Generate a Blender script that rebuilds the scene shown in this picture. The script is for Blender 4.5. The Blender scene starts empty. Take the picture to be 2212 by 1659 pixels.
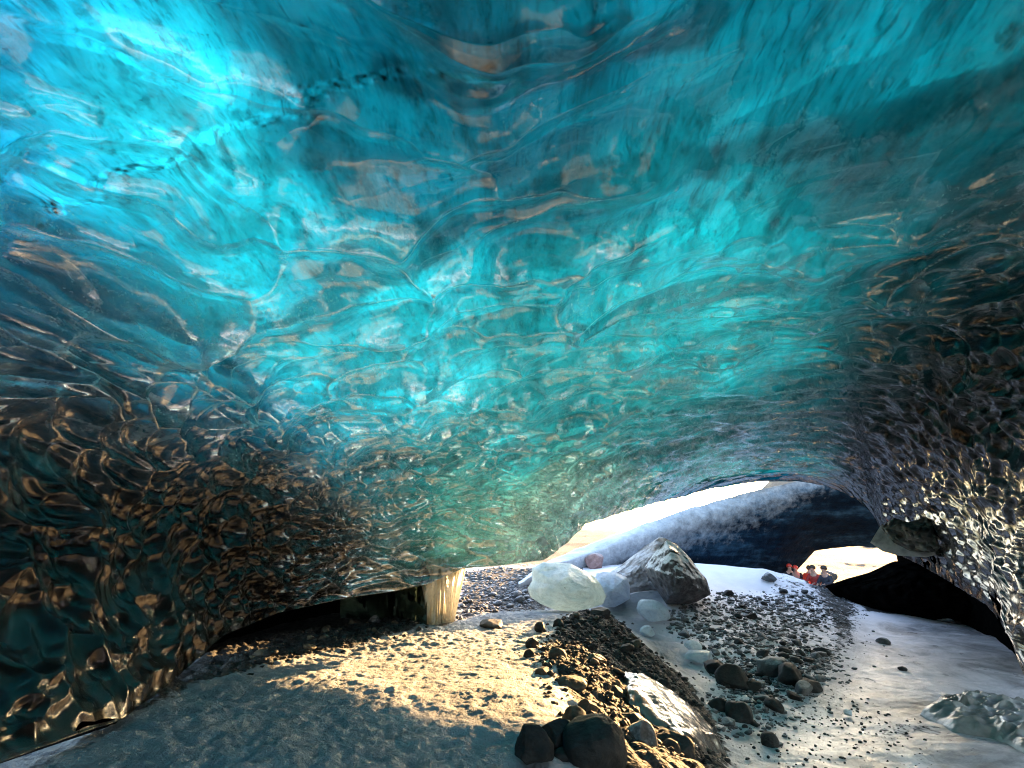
import bpy, math, random
import numpy as np
from mathutils import Vector

random.seed(7)
RNG = np.random.default_rng(11)
scn = bpy.context.scene
col = scn.collection
R = math.radians

# ---------------------------------------------------------------- camera
CAM_Z = 1.6
PITCH = R(16.1)
FPX = 500.0                      # focal length in pixels of a 1024 wide frame
cam_d = bpy.data.cameras.new("camera")
cam = bpy.data.objects.new("camera", cam_d)
col.objects.link(cam)
cam.location = (0, 0, CAM_Z)
cam.rotation_euler = (R(90) + PITCH, 0, 0)
cam_d.sensor_width = 36.0
cam_d.lens = FPX / 1024 * 36.0
cam_d.clip_start = 0.05
cam_d.clip_end = 6000
scn.camera = cam
C0 = np.array([0, 0, CAM_Z])

# ---------------------------------------------------------------- world, sun, exposure
SUN_AZ, SUN_EL = R(35), R(11.8)
w = bpy.data.worlds.new("World")
scn.world = w
w.use_nodes = True
nt = w.node_tree
sky = nt.nodes.new("ShaderNodeTexSky")
sky.sky_type = 'NISHITA'
sky.sun_disc = False
sky.sun_elevation = SUN_EL
sky.sun_rotation = SUN_AZ
sky.air_density = 1.0
sky.dust_density = 1.5
sky.ozone_density = 1.0
bg = nt.nodes["Background"]
bg.inputs[1].default_value = 0.15
nt.links.new(sky.outputs[0], bg.inputs[0])

sd = bpy.data.lights.new("sun", 'SUN')
sd.energy = 5.0
sd.angle = R(0.5)
sd.color = (1.0, 0.58, 0.235)
sun = bpy.data.objects.new("sun", sd)
col.objects.link(sun)
SDIR = Vector((math.sin(SUN_AZ) * math.cos(SUN_EL), math.cos(SUN_AZ) * math.cos(SUN_EL), math.sin(SUN_EL)))
sun.rotation_euler = SDIR.to_track_quat('Z', 'Y').to_euler()

scn.view_settings.view_transform = 'Standard'
scn.view_settings.look = 'None'
scn.view_settings.exposure = 3.25
scn.view_settings.gamma = 1.0
cy = scn.cycles
cy.max_bounces = 12
cy.diffuse_bounces = 5
cy.glossy_bounces = 5
cy.transmission_bounces = 8
cy.transparent_max_bounces = 8
cy.caustics_reflective = True
cy.caustics_refractive = True
cy.sample_clamp_indirect = 6.0
cy.blur_glossy = 0.2
cy.use_denoising = True
cy.use_adaptive_sampling = False
scn.render.filter_size = 1.1
cy.filter_width = 1.1

# ---------------------------------------------------------------- pixel <-> world helpers
# photo coordinates are written in a 2212 x 1659 frame
def pix_dir(X, Y):
    X = np.asarray(X, float); Y = np.asarray(Y, float)
    cx = (X * 1024 / 2212 - 512) / FPX
    cyv = (384 - Y * 768 / 1659) / FPX
    c, s = math.cos(PITCH), math.sin(PITCH)
    d = np.stack([cx, c - s * cyv, s + c * cyv], -1)
    return d / np.linalg.norm(d, axis=-1, keepdims=True)

def at(X, Y, r):
    return C0 + pix_dir(X, Y) * np.asarray(r, float)[..., None]

def az_el(d):
    return np.arctan2(d[..., 0], d[..., 1]), np.arcsin(np.clip(d[..., 2], -1, 1))

def dir_ae(a, e):
    return np.stack([np.sin(a) * np.cos(e), np.cos(a) * np.cos(e), np.sin(e)], -1)

def to_pix(P):
    d = P - C0
    c, s = math.cos(PITCH), math.sin(PITCH)
    f = d[..., 1] * c + d[..., 2] * s
    u = -d[..., 1] * s + d[..., 2] * c
    f = np.where(f < 0.05, 0.05, f)
    return (512 + FPX * d[..., 0] / f) * 2212 / 1024, (384 - FPX * u / f) * 1659 / 768

# ---------------------------------------------------------------- numpy noise
def _hash(ix, iy, iz, seed):
    h = (ix.astype(np.uint32) * np.uint32(374761393) + iy.astype(np.uint32) * np.uint32(668265263)
         + iz.astype(np.uint32) * np.uint32(2246822519) + np.uint32((seed * 3266489917) & 0xffffffff))
    h = (h ^ (h >> np.uint32(13))) * np.uint32(1274126177)
    h = (h ^ (h >> np.uint32(16))) * np.uint32(2246822519)
    return h ^ (h >> np.uint32(15))

def _u(h):
    return h.astype(np.float32) / np.float32(4294967296.0)

def vnoise(P, seed=0):
    P = P.astype(np.float32)
    I = np.floor(P).astype(np.int64)
    F = P - I
    F = F * F * F * (F * (F * 6 - 15) + 10)
    out = 0
    for dx in (0, 1):
        wx = F[..., 0] if dx else 1 - F[..., 0]
        for dy in (0, 1):
            wy = F[..., 1] if dy else 1 - F[..., 1]
            for dz in (0, 1):
                wz = F[..., 2] if dz else 1 - F[..., 2]
                out = out + wx * wy * wz * _u(_hash(I[..., 0] + dx, I[..., 1] + dy, I[..., 2] + dz, seed))
    return out * 2 - 1

def fbm(P, oct=4, seed=0, gain=0.5):
    a, s, t = 1.0, 0, 0
    for k in range(oct):
        s = s + a * vnoise(P * (2.03 ** k) + 17.3 * k, seed + k)
        t += a; a *= gain
    return s / t

def worley(P, seed=0, k=0.0):
    """F1 of a 3-D cell noise; k > 0 rounds the ridges off."""
    shp = P.shape[:-1]
    P = P.reshape(-1, 3).astype(np.float32)
    out = np.empty(len(P), np.float32)
    CH = 200000
    for c0 in range(0, len(P), CH):
        p = P[c0:c0 + CH]
        I = np.floor(p).astype(np.int64)
        f = (p - I).astype(np.float32)
        acc = None
        for dx in (-1, 0, 1):
            for dy in (-1, 0, 1):
                for dz in (-1, 0, 1):
                    h = _hash(I[:, 0] + dx, I[:, 1] + dy, I[:, 2] + dz, seed)
                    jx = (h & np.uint32(1023)).astype(np.float32) / 1023
                    jy = ((h >> np.uint32(10)) & np.uint32(1023)).astype(np.float32) / 1023
                    jz = ((h >> np.uint32(20)) & np.uint32(1023)).astype(np.float32) / 1023
                    d2 = (dx + jx - f[:, 0]) ** 2 + (dy + jy - f[:, 1]) ** 2 + (dz + jz - f[:, 2]) ** 2
                    if k > 0:
                        e = np.exp(-d2 / k)
                        acc = e if acc is None else acc + e
                    else:
                        acc = d2 if acc is None else np.minimum(acc, d2)
        if k > 0:
            acc = np.maximum(-k * np.log(acc + 1e-30), 0)
        out[c0:c0 + CH] = acc
    return out.reshape(shp)      # squared distance: a smooth bowl with cusps

def cells(P, seed, up):
    """hard cell noise: (edge closeness F2-F1, position along 'up' inside the own cell, random id)"""
    shp = P.shape[:-1]
    P = P.reshape(-1, 3).astype(np.float32); U = up.reshape(-1, 3).astype(np.float32)
    o1 = np.empty(len(P), np.float32); o2 = o1.copy(); o3 = o1.copy()
    CH = 200000
    for c0 in range(0, len(P), CH):
        p = P[c0:c0 + CH]; u = U[c0:c0 + CH]
        I = np.floor(p).astype(np.int64); f = (p - I).astype(np.float32)
        b1 = np.full(len(p), 1e9, np.float32); b2 = b1.copy(); t = np.zeros(len(p), np.float32); idd = t.copy()
        for dx in (-1, 0, 1):
            for dy in (-1, 0, 1):
                for dz in (-1, 0, 1):
                    hh = _hash(I[:, 0] + dx, I[:, 1] + dy, I[:, 2] + dz, seed)
                    vx = f[:, 0] - dx - (hh & np.uint32(1023)).astype(np.float32) / 1023
                    vy = f[:, 1] - dy - ((hh >> np.uint32(10)) & np.uint32(1023)).astype(np.float32) / 1023
                    vz = f[:, 2] - dz - ((hh >> np.uint32(20)) & np.uint32(1023)).astype(np.float32) / 1023
                    d2 = vx * vx + vy * vy + vz * vz
                    m = d2 < b1
                    b2 = np.where(m, b1, np.minimum(b2, d2)); b1 = np.where(m, d2, b1)
                    t = np.where(m, vx * u[:, 0] + vy * u[:, 1] + vz * u[:, 2], t)
                    idd = np.where(m, ((hh >> np.uint32(7)) & np.uint32(255)).astype(np.float32) / 255, idd)
        o1[c0:c0 + CH] = np.sqrt(b2) - np.sqrt(b1); o2[c0:c0 + CH] = t; o3[c0:c0 + CH] = idd
    return o1.reshape(shp), o2.reshape(shp), o3.reshape(shp)

def sstep(a, b, x):
    t = np.clip((x - a) / (b - a), 0, 1)
    return t * t * (3 - 2 * t)

class RBF:
    def __init__(self, X, v, p=3, smooth=0.0):
        self.X = np.asarray(X, float); self.p = p
        n, d = self.X.shape
        A = np.linalg.norm(self.X[:, None] - self.X[None], axis=-1) ** p + np.eye(n) * smooth
        Pm = np.hstack([np.ones((n, 1)), self.X])
        M = np.block([[A, Pm], [Pm.T, np.zeros((d + 1, d + 1))]])
        M += np.eye(n + d + 1) * 1e-9
        s = np.linalg.solve(M, np.concatenate([np.asarray(v, float), np.zeros(d + 1)]))
        self.w, self.c = s[:n], s[n:]
    def __call__(self, Q):
        shp = Q.shape[:-1]; Q = Q.reshape(-1, Q.shape[-1])
        out = self.c[0] + Q @ self.c[1:]
        for x, w_ in zip(self.X, self.w):
            out = out + w_ * np.linalg.norm(Q - x, axis=-1) ** self.p
        return out.reshape(shp)

# ---------------------------------------------------------------- mesh helpers
def grid_faces(n, m, wrap=False):
    i = np.arange(n - 1)[:, None]; j = np.arange(m if wrap else m - 1)[None]
    j2 = (j + 1) % m
    a = i * m + j; b = i * m + j2; c = (i + 1) * m + j2; d = (i + 1) * m + j
    return np.stack([a, b, c, d], -1).reshape(-1, 4)

def make_mesh(name, V, F, smooth=True):
    V = np.ascontiguousarray(V.reshape(-1, 3), np.float32)
    F = np.ascontiguousarray(F, np.int32)
    me = bpy.data.meshes.new(name)
    nf, k = F.shape
    me.vertices.add(len(V)); me.vertices.foreach_set("co", V.ravel())
    me.loops.add(nf * k); me.loops.foreach_set("vertex_index", F.ravel())
    me.polygons.add(nf)
    me.polygons.foreach_set("loop_start", np.arange(0, nf * k, k, dtype=np.int32))
    me.polygons.foreach_set("loop_total", np.full(nf, k, np.int32))
    me.polygons.foreach_set("use_smooth", np.full(nf, smooth, bool))
    me.update(calc_edges=True)
    return me

def attr(me, name, vals):
    a = me.attributes.new(name, 'FLOAT', 'POINT')
    a.data.foreach_set("value", np.ascontiguousarray(vals, np.float32).ravel())

def attr_col(me, name, vals):
    a = me.attributes.new(name, 'FLOAT_COLOR', 'POINT')
    v = np.ones((vals.reshape(-1, 3).shape[0], 4), np.float32); v[:, :3] = vals.reshape(-1, 3)
    a.data.foreach_set("color", v.ravel())

def link(name, me, mats, parent=None, label=None, cat=None, group=None, kind=None):
    o = bpy.data.objects.new(name, me)
    col.objects.link(o)
    for m in (mats if isinstance(mats, (list, tuple)) else [mats]):
        if m and len(me.materials) < (len(mats) if isinstance(mats, (list, tuple)) else 1):
            me.materials.append(m)
    if parent: o.parent = parent
    if label: o["label"] = label
    if cat: o["category"] = cat
    if group: o["group"] = group
    if kind: o["kind"] = kind
    return o

def empty(name, loc, label, cat, group=None):
    o = bpy.data.objects.new(name, None); col.objects.link(o)
    o.location = loc; o["label"] = label; o["category"] = cat
    o.empty_display_size = 0.2
    if group: o["group"] = group
    return o

# ---------------------------------------------------------------- node helpers
class NT:
    def __init__(self, name):
        self.m = bpy.data.materials.new(name); self.m.use_nodes = True
        self.t = self.m.node_tree; self.t.nodes.clear()
        self.out = self.t.nodes.new("ShaderNodeOutputMaterial")
    def n(self, typ, **kw):
        nd = self.t.nodes.new("ShaderNode" + typ)
        for k, v in kw.items():
            if k.startswith("i_"):
                key = k[2:]
                nd.inputs[int(key) if key.isdigit() else key.replace("_", " ")].default_value = v
            else:
                setattr(nd, k, v)
        return nd
    def l(self, a, b): self.t.links.new(a, b)
    def coord(self):
        return self.n("NewGeometry").outputs["Position"]
    def mapped(self, scale, src=None, rot=(0, 0, 0)):
        mp = self.n("Mapping"); self.l(src or self.coord(), mp.inputs[0])
        mp.inputs["Scale"].default_value = scale; mp.inputs["Rotation"].default_value = rot
        return mp.outputs[0]
    def noise(self, scale, detail=4, rough=0.55, src=None, dist=0.0):
        nd = self.n("TexNoise"); nd.inputs["Scale"].default_value = scale
        nd.inputs["Detail"].default_value = detail; nd.inputs["Roughness"].default_value = rough
        nd.inputs["Distortion"].default_value = dist
        self.l(src or self.coord(), nd.inputs["Vector"])
        return nd.outputs["Fac"]
    def ramp(self, fac, stops):
        r = self.n("ValToRGB"); e = r.color_ramp.elements
        while len(e) > 1: e.remove(e[-1])
        e[0].position, e[0].color = stops[0][0], (*stops[0][1], 1)
        for p, c in stops[1:]:
            k = e.new(p); k.color = (*c, 1)
        self.l(fac, r.inputs[0]); return r.outputs[0]
    def rampf(self, fac, stops):
        return self.ramp(fac, [(p, (v, v, v)) for p, v in stops])
    def math(self, op, a, b=None, clamp=False):
        nd = self.n("Math", operation=op, use_clamp=clamp)
        for k, v in enumerate((a, b)):
            if v is None: continue
            if isinstance(v, (int, float)): nd.inputs[k].default_value = v
            else: self.l(v, nd.inputs[k])
        return nd.outputs[0]
    def mix(self, fac, a, b, blend='MIX'):
        nd = self.n("Mix", data_type='RGBA', blend_type=blend)
        for s, v in ((0, fac), (6, a), (7, b)):
            if isinstance(v, (int, float)): nd.inputs[s].default_value = v if s == 0 else (v, v, v, 1)
            elif isinstance(v, tuple): nd.inputs[s].default_value = (*v, 1)
            else: self.l(v, nd.inputs[s])
        return nd.outputs[2]
    def attr(self, name, what="Fac"):
        return self.n("Attribute", attribute_name=name).outputs[what]
    def bump(self, h, strength=0.5, dist=0.05, normal=None):
        b = self.n("Bump"); b.inputs["Strength"].default_value = strength; b.inputs["Distance"].default_value = dist
        self.l(h, b.inputs["Height"])
        if normal: self.l(normal, b.inputs["Normal"])
        return b.outputs[0]
    def bsdf(self, base, rough=0.6, normal=None, **kw):
        p = self.n("BsdfPrincipled")
        for k, v in (("Base Color", base), ("Roughness", rough)):
            if isinstance(v, (int, float)): p.inputs[k].default_value = v
            elif isinstance(v, tuple): p.inputs[k].default_value = (*v, 1)
            else: self.l(v, p.inputs[k])
        for k, v in kw.items(): p.inputs[k.replace("_", " ")].default_value = v
        if normal: self.l(normal, p.inputs["Normal"])
        return p.outputs[0]
    def done(self, sh):
        self.l(sh, self.out.inputs[0]); return self.m

# ---------------------------------------------------------------- materials
def mat_clear_ice():
    t = NT("clear_ice")
    n1 = t.noise(5.0, 3, 0.5)
    n2 = t.noise(26.0, 3, 0.6)
    h = t.math('ADD', t.math('MULTIPLY', n1, 1.0), t.math('MULTIPLY', n2, 0.12))
    nor = t.bump(h, 0.22, 0.03)
    g = t.n("BsdfGlass"); g.inputs["IOR"].default_value = 1.45
    g.inputs["Roughness"].default_value = 0.015
    g.inputs["Color"].default_value = (1, 1, 1, 1)
    t.l(nor, g.inputs["Normal"])
    # pale bands and sheen painted in for the reflections on the scallop crests
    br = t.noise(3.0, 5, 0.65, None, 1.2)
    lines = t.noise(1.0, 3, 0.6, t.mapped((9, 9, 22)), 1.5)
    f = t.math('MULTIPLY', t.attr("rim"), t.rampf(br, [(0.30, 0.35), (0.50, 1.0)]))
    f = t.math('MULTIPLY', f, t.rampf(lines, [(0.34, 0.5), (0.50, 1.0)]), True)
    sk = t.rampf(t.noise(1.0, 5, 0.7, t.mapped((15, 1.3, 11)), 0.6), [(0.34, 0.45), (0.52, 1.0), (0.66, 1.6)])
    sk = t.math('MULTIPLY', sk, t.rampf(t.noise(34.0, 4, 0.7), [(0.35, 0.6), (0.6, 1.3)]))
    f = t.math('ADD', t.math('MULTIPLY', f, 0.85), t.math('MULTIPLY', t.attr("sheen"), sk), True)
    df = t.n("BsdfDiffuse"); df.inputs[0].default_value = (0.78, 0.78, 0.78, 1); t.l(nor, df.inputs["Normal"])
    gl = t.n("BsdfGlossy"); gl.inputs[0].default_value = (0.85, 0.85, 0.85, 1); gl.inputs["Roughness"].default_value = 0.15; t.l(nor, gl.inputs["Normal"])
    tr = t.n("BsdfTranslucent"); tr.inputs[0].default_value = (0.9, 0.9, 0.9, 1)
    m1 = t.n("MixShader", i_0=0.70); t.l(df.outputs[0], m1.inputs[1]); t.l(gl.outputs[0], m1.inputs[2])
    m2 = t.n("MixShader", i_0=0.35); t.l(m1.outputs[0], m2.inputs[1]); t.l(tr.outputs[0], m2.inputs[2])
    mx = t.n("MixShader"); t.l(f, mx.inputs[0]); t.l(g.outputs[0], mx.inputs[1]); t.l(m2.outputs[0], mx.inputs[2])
    # ash in the dark right wall; on the low left, shade painted in
    ash = t.bsdf((0.006, 0.006, 0.0065), t.rampf(br, [(0.35, 0.16), (0.6, 0.28)]), nor, IOR=1.42)
    fin = t.n("MixShader"); t.l(t.attr("ash_shade"), fin.inputs[0]); t.l(mx.outputs[0], fin.inputs[1]); t.l(ash, fin.inputs[2])
    return t.done(fin.outputs[0])

def mat_ice_core():
    """blue ice with ash bands and bubbles, carries light through"""
    t = NT("blue_ice_core")
    colr = t.attr("tint", "Color")
    warp = t.noise(0.5, 3, 0.55)
    v = t.n("VectorMath", operation='MULTIPLY_ADD')
    t.l(t.n("TexNoise", i_Scale=0.55).outputs["Color"], v.inputs[0])
    v.inputs[1].default_value = (0.8, 0.8, 0.8); t.l(t.coord(), v.inputs[2])
    st = t.noise(1.0, 6, 0.62, t.mapped((2.6, 0.34, 2.2), v.outputs[0]))
    st2 = t.noise(1.0, 6, 0.66, t.mapped((8.0, 0.8, 6.0), v.outputs[0]))
    cl = t.noise(0.8, 4, 0.6, None, 0.8)
    sp = t.noise(24.0, 3, 0.7)
    a = t.rampf(st, [(0.30, 0.30), (0.46, 0.82), (0.62, 1.0)])
    b = t.rampf(st2, [(0.30, 0.40), (0.45, 0.92), (0.6, 1.05)])
    c = t.rampf(cl, [(0.30, 0.66), (0.5, 0.90), (0.66, 1.08)])
    d = t.rampf(t.math('ADD', sp, t.math('MULTIPLY', t.math('SUBTRACT', cl, 0.5), 0.25)), [(0.25, 0.15), (0.33, 1.0)])
    st3 = t.noise(1.0, 5, 0.7, t.mapped((21, 2.0, 16), v.outputs[0]))
    e3 = t.rampf(st3, [(0.32, 0.45), (0.46, 0.95), (0.6, 1.08)])
    f = t.mix(1.0, t.mix(1.0, a, t.mix(1.0, b, e3, 'MULTIPLY'), 'MULTIPLY'), t.mix(1.0, c, d, 'MULTIPLY'), 'MULTIPLY')
    cc = t.mix(1.0, colr, f, 'MULTIPLY')
    tr = t.n("BsdfTranslucent"); t.l(cc, tr.inputs[0])
    df = t.n("BsdfDiffuse"); t.l(t.mix(1.0, cc, (0.12, 0.12, 0.12), 'MULTIPLY'), df.inputs[0])
    ad = t.n("AddShader"); t.l(tr.outputs[0], ad.inputs[0]); t.l(df.outputs[0], ad.inputs[1])
    return t.done(ad.outputs[0])

def mat_glacier_top():
    """unseen glacier top: an added mask blocks light above dark vault areas"""
    t = NT("glacier_top")
    a = t.attr("ash")
    tr = t.n("BsdfTranslucent"); t.l(t.mix(a, (0.92, 0.96, 1.0), (0.004, 0.004, 0.005)), tr.inputs[0])
    df = t.n("BsdfDiffuse"); t.l(t.mix(a, (0.06, 0.06, 0.06), (0.03, 0.03, 0.03)), df.inputs[0])
    ad = t.n("AddShader"); t.l(tr.outputs[0], ad.inputs[0]); t.l(df.outputs[0], ad.inputs[1])
    return t.done(ad.outputs[0])

def mat_ground():
    t = NT("snow_and_gravel")
    g = t.attr("gravel"); ice = t.attr("icy"); cr = t.attr("crust")
    fine = t.noise(14.0, 5, 0.65)
    med = t.noise(3.0, 5, 0.6)
    peb = t.n("TexVoronoi", i_Scale=16.0); t.l(t.coord(), peb.inputs["Vector"])
    peb2 = t.n("TexVoronoi", i_Scale=38.0); t.l(t.coord(), peb2.inputs["Vector"])
    gm = t.math('ADD', g, t.math('MULTIPLY', t.math('SUBTRACT', t.noise(9.0, 6, 0.7), 0.5), 0.9))
    gm = t.math('ADD', gm, t.math('MULTIPLY', t.math('SUBTRACT', med, 0.5), 0.6))
    gm = t.rampf(gm, [(0.44, 0.0), (0.56, 1.0)])
    dirt = t.mix(cr, (1.0, 1.0, 1.0), t.mix(t.rampf(t.noise(2.2, 5, 0.65), [(0.3, 0.0), (0.7, 1.0)]), (0.26, 0.32, 0.345), (0.42, 0.47, 0.485)))  # dirty crust, tinted teal too for the cyan cave shade it lies in
    snow = t.mix(t.rampf(t.noise(1.3, 4, 0.6), [(0.35, 0.0), (0.7, 1.0)]), (0.82, 0.77, 0.80), (0.70, 0.655, 0.69))
    icec = t.ramp(t.noise(0.9, 7, 0.68, None, 0.9), [(0.36, (0.27, 0.25, 0.26)), (0.49, (0.57, 0.53, 0.55)), (0.62, (0.80, 0.74, 0.765))])
    grav = t.ramp(peb.outputs["Color"], [(0.1, (0.010, 0.010, 0.010)), (0.6, (0.030, 0.029, 0.028)), (1.0, (0.075, 0.073, 0.07))])
    snow = t.mix(1.0, snow, dirt, 'MULTIPLY')
    base = t.mix(ice, snow, icec)
    base = t.mix(gm, base, grav)
    rough = t.mix(ice, 0.7, t.rampf(med, [(0.3, 0.22), (0.6, 0.5)]))
    rough = t.mix(gm, rough, (0.85, 0.85, 0.85))
    hp = t.math('MULTIPLY', t.math('SUBTRACT', 1.0, peb.outputs["Distance"]), gm)
    hp2 = t.math('MULTIPLY', t.math('SUBTRACT', 1.0, peb2.outputs["Distance"]), t.math('MULTIPLY', gm, 0.5))
    hs = t.math('MULTIPLY', t.math('ADD', fine, t.math('MULTIPLY', t.noise(38.0, 4, 0.7), 0.6)), t.math('ADD', t.math('MULTIPLY', cr, 1.3), 0.18))
    h = t.math('ADD', t.math('ADD', hp, hp2), hs)
    nor = t.bump(h, 0.8, 0.06)
    return t.done(t.bsdf(base, rough, nor))

def mat_rock(name, c0, c1, frost=0.0, lo=0.62):
    t = NT(name)
    n1 = t.noise(7.0, 6, 0.65)
    n2 = t.noise(45.0, 4, 0.6)
    base = t.ramp(t.math('ADD', t.math('MULTIPLY', n1, 0.75), t.math('MULTIPLY', n2, 0.25)), [(0.35, c0), (0.65, c1)])
    if frost > 0:
        nz = t.n("SeparateXYZ"); t.l(t.n("NewGeometry").outputs["Normal"], nz.inputs[0])
        f = t.math('ADD', nz.outputs[2], t.math('MULTIPLY', t.math('SUBTRACT', t.noise(11.0, 5, 0.7), 0.5), 1.6))
        f = t.math('MULTIPLY', t.rampf(f, [(lo, 0.0), (lo + 0.38, 1.0)]), frost)
        base = t.mix(f, base, (0.72, 0.71, 0.74))
    nor = t.bump(t.math('ADD', n1, t.math('MULTIPLY', n2, 0.3)), 0.5, 0.04)
    return t.done(t.bsdf(base, 0.7, nor, Specular_IOR_Level=0.25))

def mat_dirty_ice():
    """the far ice bank: grey blue ice full of ash, frosted where it faces up"""
    t = NT("dirty_blue_ice")
    fr = t.attr("frost")
    s1 = t.noise(1.0, 7, 0.68, t.mapped((0.22, 0.22, 1.5), None, (0, R(18), 0)))
    s2 = t.noise(3.0, 5, 0.65)
    base = t.ramp(t.math('ADD', t.math('MULTIPLY', s1, 0.7), t.math('MULTIPLY', s2, 0.3)),
                  [(0.36, (0.001, 0.004, 0.009)), (0.5, (0.004, 0.015, 0.030)), (0.64, (0.03, 0.075, 0.12))])
    f = t.math('ADD', fr, t.math('MULTIPLY', t.math('SUBTRACT', t.noise(2.2, 6, 0.7), 0.5), 0.7))
    base = t.mix(t.rampf(f, [(0.38, 0.0), (0.95, 1.0)]), base, (0.56, 0.58, 0.62))
    nor = t.bump(t.noise(4.0, 6, 0.65), 0.7, 0.12)
    return t.done(t.bsdf(base, 0.6, nor, Specular_IOR_Level=0.04))

def mat_ice_block(name, c_thin, c_deep, rough=0.35, transl=0.6, scale=2.0):
    t = NT(name)
    n = t.noise(scale, 6, 0.65, None, 0.6)
    c = t.ramp(n, [(0.34, c_deep), (0.62, c_thin)])
    wv = t.n("VectorMath", operation='MULTIPLY_ADD')
    t.l(t.n("TexNoise", i_Scale=3.0).outputs["Color"], wv.inputs[0]); wv.inputs[1].default_value = (0.5, 0.5, 0.5); t.l(t.coord(), wv.inputs[2])
    vo = t.n("TexVoronoi", feature='DISTANCE_TO_EDGE', i_Scale=0.9); t.l(wv.outputs[0], vo.inputs["Vector"])
    ck = t.rampf(vo.outputs["Distance"], [(0.0, 0.55), (0.008, 0.8), (0.02, 1.0)])
    fr = t.rampf(t.noise(14.0, 5, 0.7), [(0.33, 0.80), (0.5, 1.0)])
    c = t.mix(1.0, c, fr, 'MULTIPLY')
    tr = t.n("BsdfTranslucent"); t.l(c, tr.inputs[0])
    vb = t.n("TexVoronoi", i_Scale=7.0); t.l(wv.outputs[0], vb.inputs["Vector"])
    h = t.math('ADD', t.noise(9.0, 6, 0.7), t.math('MULTIPLY', vb.outputs["Distance"], 0.15))
    nor = t.bump(h, 0.6, 0.05)
    t.l(nor, tr.inputs["Normal"])
    p = t.bsdf(c, rough, nor)
    mx = t.n("MixShader", i_0=transl); t.l(p, mx.inputs[1]); t.l(tr.outputs[0], mx.inputs[2])
    return t.done(mx.outputs[0])

def mat_plain(name, c, rough=0.7, metal=0.0):
    t = NT(name)
    n = t.noise(30.0, 3, 0.6)
    k = t.mix(t.rampf(n, [(0.3, 0.0), (0.7, 1.0)]), tuple(x * 0.8 for x in c), tuple(min(1, x * 1.15) for x in c))
    return t.done(t.bsdf(k, rough, None, Metallic=metal))


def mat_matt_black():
    t = NT("painted_shade_black")  # near-black colour painted for the shade in the hollows and right tunnel
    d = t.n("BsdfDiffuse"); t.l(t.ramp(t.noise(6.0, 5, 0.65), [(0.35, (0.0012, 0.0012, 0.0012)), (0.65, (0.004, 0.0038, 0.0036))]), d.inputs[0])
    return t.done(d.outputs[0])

M_ICE = mat_clear_ice()
M_CORE = mat_ice_core()
M_TOP = mat_glacier_top()
M_GROUND = mat_ground()

# ================================================================ GROUND
# control points: photo position and distance from the camera; z follows
GP = [  # X, Y, height
    (100, 1650, 0.02), (600, 1640, 0.0), (1000, 1645, -0.02), (300, 1560, -0.08), (700, 1560, -0.08), (1000, 1560, -0.05),
    (600, 1450, -0.28), (900, 1430, -0.22), (1130, 1450, -0.10), (800, 1380, -0.38), (1000, 1370, -0.30), (1180, 1400, -0.12),
    (1250, 1345, -0.18), (1310, 1335, -0.22), (1230, 1560, 0.02), (1200, 1500, 0.00), (1210, 1440, -0.05), (1285, 1620, -0.02),
    (1330, 1400, -0.42), (1400, 1500, -0.55), (1480, 1580, -0.75), (1430, 1640, -0.5), (1560, 1600, -1.02), (1590, 1650, -1.08),
    (1380, 1375, -0.72), (1450, 1430, -0.85), (1530, 1520, -0.97),
    (1700, 1640, -1.1), (2000, 1640, -1.1), (2200, 1640, -1.1), (1900, 1500, -1.12), (2100, 1400, -1.15), (1850, 1380, -1.1), (2050, 1340, -1.15),
    (1700, 1450, -0.98), (1600, 1400, -0.85), (1750, 1350, -0.8), (1550, 1330, -0.6), (1450, 1330, -0.55), (1650, 1280, -0.4), (1770, 1280, -0.45),
    (1560, 1225, 0.25), (1650, 1230, 0.2), (1440, 1280, -0.15), (1740, 1255, -0.1), (1300, 1300, -0.5), (1222, 1318, -0.6), (1150, 1320, -0.55), (1050, 1290, -0.35), (1250, 1250, -0.05),
    (1350, 1235, 0.3),
]
gxy, gz = [], []
def hit_plane(X, Y, z):
    d = pix_dir(X, Y); s = (z - CAM_Z) / d[2]
    return C0 + d * s
for X, Y, z in GP:
    p = hit_plane(X, Y, z); gxy.append(p[:2]); gz.append(z)
for x, y, z in [(0, 0, 0.0), (0, 2, 0.02), (0, -4, 0.1), (-4, 1, 0.05), (-6, -3, 0.1), (4, 2, -0.9), (5, -3, -1.0), (8, 4, -1.1), (-7, 6, -0.15), (-8, 9, -0.5), (-6, 11, -0.6), (-9, 13, -0.5), (-2.5, 18, -0.1),
                (12, 8, -1.2), (18, 14, -1.2), (21, 21, -0.6), (13.5, 22.8, -1.2), (16, 21, -1.25), (12.5, 24.5, -1.2), (10, 25, -0.4), (17, 26, -1.0), (0, 26, 0.2), (6, 28, 0.4), (-10, 22, 0.0), (26, 30, 0.0), (-12, 3, 0.2), (-20, 30, 0.2), (0, 42, 0.0), (20, 42, 0.4), (34, 34, 0.4), (28, 16, -0.8), (10, -8, -0.8), (-8, -9, 0.2), (24, 4, -0.8), (-24, 4, 0.2)]:
    gxy.append((x, y)); gz.append(z)
G_RBF = RBF(gxy, gz, 1, 0.02)      # linear kernel: no overshoot

def base_z(x, y):
    r = np.hypot(x, y)
    near = G_RBF(np.stack([x, y], -1))
    far = 0.15 + 0.25 * vnoise(np.stack([x * 0.03, y * 0.03, 0 * x], -1), 91) * sstep(40, 90, r)
    # hillside seen through the small far opening
    ax = np.arctan2(x, y)
    far = far + sstep(R(19), R(30), ax) * (1 - sstep(R(60), R(80), ax)) * sstep(36, 110, r) * 12.0
    k = sstep(34, 48, r)
    return near * (1 - k) + far * k

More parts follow.
